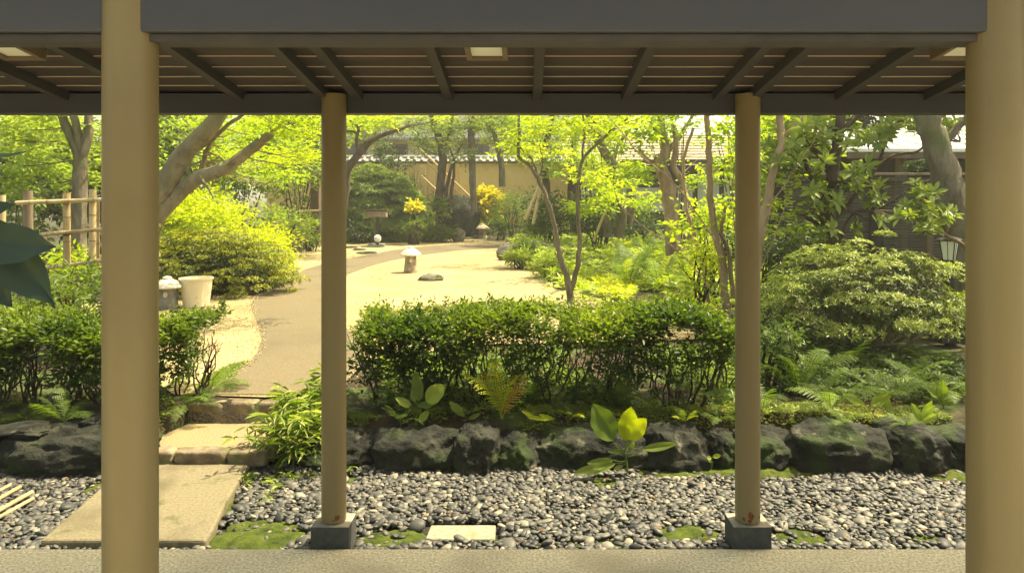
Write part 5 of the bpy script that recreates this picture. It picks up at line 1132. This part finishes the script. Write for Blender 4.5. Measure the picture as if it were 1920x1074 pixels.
# ------------------------------------------------------------------ left bamboo fence
fence = thing('bamboo_fence', P(110, 600, 8.9), 'pale bamboo rail fence with lashed posts at the left', 'fence')
def bam(pts, r, d, nm, m='bamboo', nodes=True):
    q = lp(pts, d); mb = MB(); mb.tube(q, r, 12, sub=4, rn=random.random()); o = mb.build(nm, M[m], fence)
    if nodes:
        L = sum((q[i+1]-q[i]).length for i in range(len(q)-1)); n = max(2, int(L / .28)); m2 = MB()
        for j in range(1, n):
            u = j / n * (len(q)-1); i = min(int(u), len(q)-2); c = q[i].lerp(q[i+1], u - i); dr = (q[i+1]-q[i]).normalized(); m2.tube([c - dr*.006, c + dr*.006], r*1.06, 12, sub=1)
        x = m2.build('bamboo_node', M['node'], None); x.parent = o; x.location = (0, 0, 0)
    return o
bam([(125,362),(126,498)], .042, 8.9, 'post'); bam([(174,355),(173,500)], .040, 8.95, 'post'); bam([(4,366),(4,470)], .038, 8.7, 'post'); bam([(12,547),(12,650)], .042, 8.0, 'post')
bam([(52,358),(53,480)], .055, 8.9, 'post', 'greypost', False); bam([(184,370),(184,500)], .02, 9.3, 'post'); bam([(196,366),(196,500)], .02, 9.3, 'post')
bam([(30,381),(70,379),(130,377),(200,374),(300,370)], .026, 8.8, 'rail'); bam([(60,442),(110,437),(190,430),(300,422)], .024, 8.8, 'rail'); bam([(80,503),(130,497),(190,488),(300,478)], .024, 8.8, 'rail'); bam([(-40,603),(30,592),(110,573),(160,560)], .026, 7.9, 'rail')
for (x, y) in ((126, 377), (173, 375), (126, 437)): 
    o = MB().tube([P(x, y - 3, 8.84), P(x + 1, y + 4, 8.84)], .048, 10, sub=1).build('lashing', M['twine'], fence)
# low far fence left of the mid pillar
t = thing('low_fence', G(575, 460), 'short weathered stake fence behind the path bend, left of the far left pillar', 'fence')
for i in range(13):
    x = 512 + i * 5.4; dd = 18 + i * .35; h0 = P(x, 418 - i * .6, dd); MB().tube([Vector((h0.x, h0.y, GZ)), h0 + Vector((0, 0, R.uniform(-.04, .04)))], .032, 7, sub=1).build('stake', M['greypost'], t)
t = thing('rail_gate', G(590, 455), 'thin two-post bamboo rail beyond the bushes, left of the far left pillar', 'rail')
MB().tube(lp([(560,396),(612,394)], 20), .025, 8, sub=1).build('rail', M['bamboo'], t); MB().tube(lp([(563,398),(563,440)], 20), .022, 8, sub=1).build('post', M['bamboo'], t); MB().tube(lp([(600,394),(600,440)], 20), .03, 8, sub=1).build('post', M['greypost'], t)
t = thing('gate_post', P(592, 420, 23), 'brown wooden gate post with a small cap left of the far left pillar', 'post')
a = P(592, 332, 23); MB().box((a.x, 23, (a.z + GZ) / 2), (.26, .26, a.z - GZ)).build('post', M['brownwood'], t, smooth=False, bevel=.01); MB().box((a.x, 23, a.z + .05), (.42, .42, .10), top=.8).build('cap', M['brownwood'], t, smooth=False, bevel=.01)
# ------------------------------------------------------------------ yellow wall with tiled coping
dw = 31.0; zt = E + (PY - 306) / F * dw
wx0, wx1 = X_(500, dw), X_(1085, dw)
t = thing('garden_wall', ((wx0+wx1)/2, dw, .3), 'ochre plaster wall with a pale tile coping at the end of the garden', 'wall')
MB().box(((wx0+wx1)/2, dw + .1, (zt + .2) / 2), (wx1 - wx0, .2, zt - .2)).build('wall_body', M['yellowwall'], t, smooth=False)
MB().box(((wx0+wx1)/2, dw + .1, zt + .03), (wx1 - wx0 + .1, .44, .07)).build('coping_board', M['brownwood'], t, smooth=False)
tm = None; n = int((wx1 - wx0) / .30)
for i in range(n):
    x = wx0 + (i + .5) * (wx1 - wx0) / n
    if tm is None:
        mb = MB(); mb.tube([(0, -.34, -.02), (0, 0, .13)], .075, 10, sub=1); mb.box((.15, -.17, .035), (.2, .36, .03), Matrix.Rotation(math.atan2(.15, .34), 3, 'X')); o = mb.build('coping_tile', M['tile'], t, local=True); tm = o.data
    else: o = link('coping_tile', tm, t)
    o.location = Vector((x, dw + .06, zt + .09)) - Vector(t.location)
mb = MB(); mb.tube([(wx0, dw + .1, zt + .24), (wx1, dw + .1, zt + .24)], .10, 10, sub=1); mb.build('ridge', M['tile'], t)
# honey-coloured board fence with slanting handrail poles
t = thing('board_fence', P(815, 420, 28), 'honey-coloured vertical board fence between the dark shrub and the straight trunk', 'fence')
bmesh_ = None
for i in range(10):
    x = X_(786 + i * 8.2, 28.6); ztop = E + (PY - 309) / F * 28.6
    MB().box((x, 28.6 + (i % 2) * .02, (ztop + .2) / 2), (.155, .03, ztop - .2), rn=R.rand()).build('board', M['boards'], t, smooth=False, bevel=.004)
for (p, lb) in (([(788,280),(885,372)], 'upper honey-coloured pole slanting down to the right across the yellow wall'), ([(800,303),(882,384)], 'middle slanting pole parallel to the upper one before the yellow wall'), ([(790,330),(862,396)], 'lowest slanting pole across the board fence')):
    q = lp(p, 28.0); o = MB().tube([q[0], q[1]], .034, 8, sub=1).build('slanting_pole', M['boards']); tag(o, lb, 'pole', 'slanting poles before the yellow wall')
# ------------------------------------------------------------------ buildings behind
def house(name, label, x0, x1, d, z1, wall, parts):
    return None
t = thing('apartment_building', (X_(850, 38), 38, .3), 'pale cream building rising behind the ochre wall', 'building')
bx0, bx1 = X_(560, 38), X_(1090, 38)
MB().box(((bx0+bx1)/2, 41, 5.3), (bx1 - bx0, 6, 10)).build('wall', M['cream'], t, smooth=False)
MB().box(((bx0+bx1)/2, 37.6, E + (PY - 262) / F * 37.6), (bx1 - bx0, .8, .12)).build('ledge', M['tile'], t, smooth=False)
for i, x in enumerate(np.linspace(bx0 + .8, bx1 - 1.2, 7)):
    for z in (3.9, 6.8):
        o = MB().box((x, 37.97, z), (1.3, .10, 1.2)).build('window', M['tile'], t, smooth=False); 
        q = MB().box((x, 37.90, z), (1.1, .04, 1.0)).build('pane', M['glass'], None, smooth=False); q.parent = o; q.location = (0, 0, 0)
for i in range(44):
    x = bx0 + (i + .5) * (bx1 - bx0) / 44; MB().box((x, 37.98, 5.0), (.05, .05, 1.9)).build('siding_batten', M['cream'], t, smooth=False)
# garden house (centre right)
dh = 27.0; hx0, hx1 = X_(1078, dh), X_(1480, dh); ze = E + (PY - 301) / F * dh; zr = E + (PY - 262) / F * (dh + 3) + .2
t = thing('garden_house', ((hx0+hx1)/2, dh + 2, .3), 'low garden house with beige roof, dark eaves and greyish white wall panels', 'house')
mb = MB(); mb.add([(hx0-.4, dh-.9, ze), (hx1+.4, dh-.9, ze), (hx1+.4, dh+3, zr), (hx0-.4, dh+3, zr), (hx0-.4, dh-.9, ze-.12), (hx1+.4, dh-.9, ze-.12), (hx1+.4, dh+3, zr-.12), (hx0-.4, dh+3, zr-.12)], [(0,1,2,3),(7,6,5,4),(0,4,5,1),(1,5,6,2),(2,6,7,3),(3,7,4,0)]); o = mb.build('roof', M['roofbeige'], t, smooth=False)
for i in range(9):
    f = (i + .5) / 9; q = MB().box(((hx0+hx1)/2, dh - .9 + 3.9*f, ze + (zr-ze)*f + .02), (hx1-hx0+.8, .05, .03)).build('roof_course', M['roofbeige'], None, smooth=False); q.parent = o; q.location = (0, 0, 0)
MB().box(((hx0+hx1)/2, dh-.92, ze-.10), (hx1-hx0+.8, .08, .16)).build('eave_board', M['darkwood'], t, smooth=False)
MB().box(((hx0+hx1)/2, dh+1.5, (ze+.2)/2), (hx1-hx0, 2.6, ze-.5)).build('wall', M['darkwood'], t, smooth=False)
zp0 = E + (PY - 397) / F * dh; zp1 = E + (PY - 352) / F * dh
for (a, b) in ((1125, 1176), (1180, 1248), (1252, 1300)):
    xa, xb = X_(a, dh), X_(b, dh); MB().box(((xa+xb)/2, dh+.17, (zp0+zp1)/2), (xb-xa, .08, zp1-zp0)).build('wall_panel', M['plaster'], t, smooth=False)
zq0 = E + (PY - 345) / F * dh; zq1 = E + (PY - 308) / F * dh
for (a, b) in ((1090, 1120), (1310, 1350), (1360, 1400)):
    xa, xb = X_(a, dh), X_(b, dh); MB().box(((xa+xb)/2, dh+.17, (zp0+zq1)/2), (xb-xa, .08, zq1-zp0)).build('wall_panel', M['plaster'], t, smooth=False)
# right-hand shed with pale metal roof
ds = 14.0; sx0, sx1 = X_(1560, ds), X_(2350, ds); e0 = E + (PY - 283) / F * ds
t = thing('shed', (X_(1850, ds), ds + 1.5, .3), 'dark open shed with pale metal roof behind the slatted fence at the right', 'shed')
zr = e0 + .62
mb = MB(); mb.add([(sx0, ds-.7, e0), (sx1, ds-.7, e0), (sx1, ds+2.4, zr), (sx0+.4, ds+2.4, zr), (sx0, ds-.7, e0-.06), (sx1, ds-.7, e0-.06), (sx1, ds+2.4, zr-.06), (sx0+.4, ds+2.4, zr-.06)], [(0,1,2,3),(7,6,5,4),(0,4,5,1),(1,5,6,2),(2,6,7,3),(3,7,4,0)]); o = mb.build('roof', M['roofmetal'], t, smooth=False)
for i in range(18):
    f = (i + .5) / 18; x = sx0 + (sx1-sx0)*f; L = math.hypot(3.0, zr-e0); q = MB().box((x, ds+.85, (e0+zr)/2+.02), (.035, L, .03), Matrix.Rotation(math.atan2(zr-e0, 3.1), 3, 'X')).build('roof_seam', M['roofmetal'], None, smooth=False); q.parent = o; q.location = (0, 0, 0)
MB().box(((sx0+sx1)/2, ds-.66, e0-.12), (sx1-sx0, .06, .12)).build('fascia', M['brownwood'], t, smooth=False)
MB().box(((sx0+sx1)/2, ds+2.0, (e0+.2)/2), (sx1-sx0, .1, e0-.2)).build('wall', M['darkwood'], t, smooth=False)
for x in (1690, 1850, 2050, 2250): MB().box((X_(x, ds-.4), ds-.4, (e0-.1+.2)/2), (.15, .15, e0-.3)).build('post', M['brownwood'], t, smooth=False)
dome('potted_pine', 'small dark rounded bush showing in the gap between shed roof and slatted fence', 'shrub', tuple(P(1725, 318, 12.4)), (.24, .2, .14), 40, .07, 14, 5, .04, .015, M['lf_dark'], M['darktwig'], 1.85, 5)
# slatted fence at the right
df = 11.0; t = thing('slatted_fence', (X_(1640, df), df, GZ), 'dark fence of close horizontal slats with posts and a pale top rail at the right', 'fence')
zt = E + (PY - 328) / F * df
fx = [1455, 1543, 1641, 1740, 1842, 1945]
for i, x in enumerate(fx):
    MB().box((X_(x, df), df, (zt - .03 + GZ) / 2), (.10 if i % 2 else .2, .12, zt - .03 - GZ)).build('post', M['darkwood'] if i % 2 == 0 else M['brownwood'], t, smooth=False, bevel=.004)
for i in range(len(fx) - 1):
    xa, xb = X_(fx[i], df) + .07, X_(fx[i+1], df) - .07; mb = MB(); z = GZ + .08
    while z < zt - .12:
        mb.box(((xa+xb)/2, df - .02 + random.uniform(-.004, .004), z), (xb-xa, .014, .030), Matrix.Rotation(.28 + random.uniform(-.04, .04), 3, 'X') @ Matrix.Rotation(random.uniform(-.004, .004), 3, 'Y')); z += .044
    mb.box(((xa+xb)/2, df + .03, (zt+GZ)/2), (.04, .03, zt-GZ-.1)); o = mb.build('slat_panel', M['slat'], t, smooth=False, kind='stuff')
MB().box((X_(1700, df), df - .01, zt + .01), (X_(1950, df) - X_(1440, df), .2, .035)).build('top_rail', M['greypost'], t, smooth=False, bevel=.004)
MB().box((X_(1700, df), df - .02, zt - .065), (X_(1950, df) - X_(1440, df), .09, .06)).build('top_rail', M['slat'], t, smooth=False, bevel=.004)
# bamboo canes lying on the pebbles at the lower left
for i, (a, b, zz, r, lb) in enumerate([((-90, 985), (38, 912), -.03, .012, 'bamboo cane nearest the boulders in the bundle at the lower left'), ((-80, 1000), (60, 922), -.02, .013, 'thick pale bamboo cane in the middle of the lower left bundle'), ((-90, 1018), (62, 934), -.035, .011, 'front bamboo cane of the lower left bundle'), ((-90, 968), (20, 908), -.04, .010, 'rearmost thin bamboo cane at the lower left edge')]):
    p = G(*a, zz); q = G(*b, zz + .012); o = MB().tube([p, q], r, 10, sub=1, rn=.1 + .1 * i).build('bamboo_cane', M['bamboo']); tag(o, lb, 'cane', 'bamboo canes lying on the pebbles')
o = rockmesh(tuple(G(-30, 940, -.05)), (.16, .12, .05), 90, M['lf_litter'] if False else M['soil'], 'dead_leaves', sub=3); o['kind'] = 'stuff'
# ------------------------------------------------------------------ warm summer haze in the garden air
m = bpy.data.materials.new('haze_air'); m.use_nodes = True; n = m.node_tree.nodes; n.clear()
ou = n.new('ShaderNodeOutputMaterial'); pv = n.new('ShaderNodeVolumePrincipled'); pv.inputs['Density'].default_value = .0024; pv.inputs['Color'].default_value = (1.0, .97, .88, 1); pv.inputs['Anisotropy'].default_value = .35
m.node_tree.links.new(pv.outputs[0], ou.inputs['Volume'])
o = MB().box((0, 120, 4.6), (340, 380, 11.6)).build('haze', m, smooth=False); o['kind'] = 'stuff'
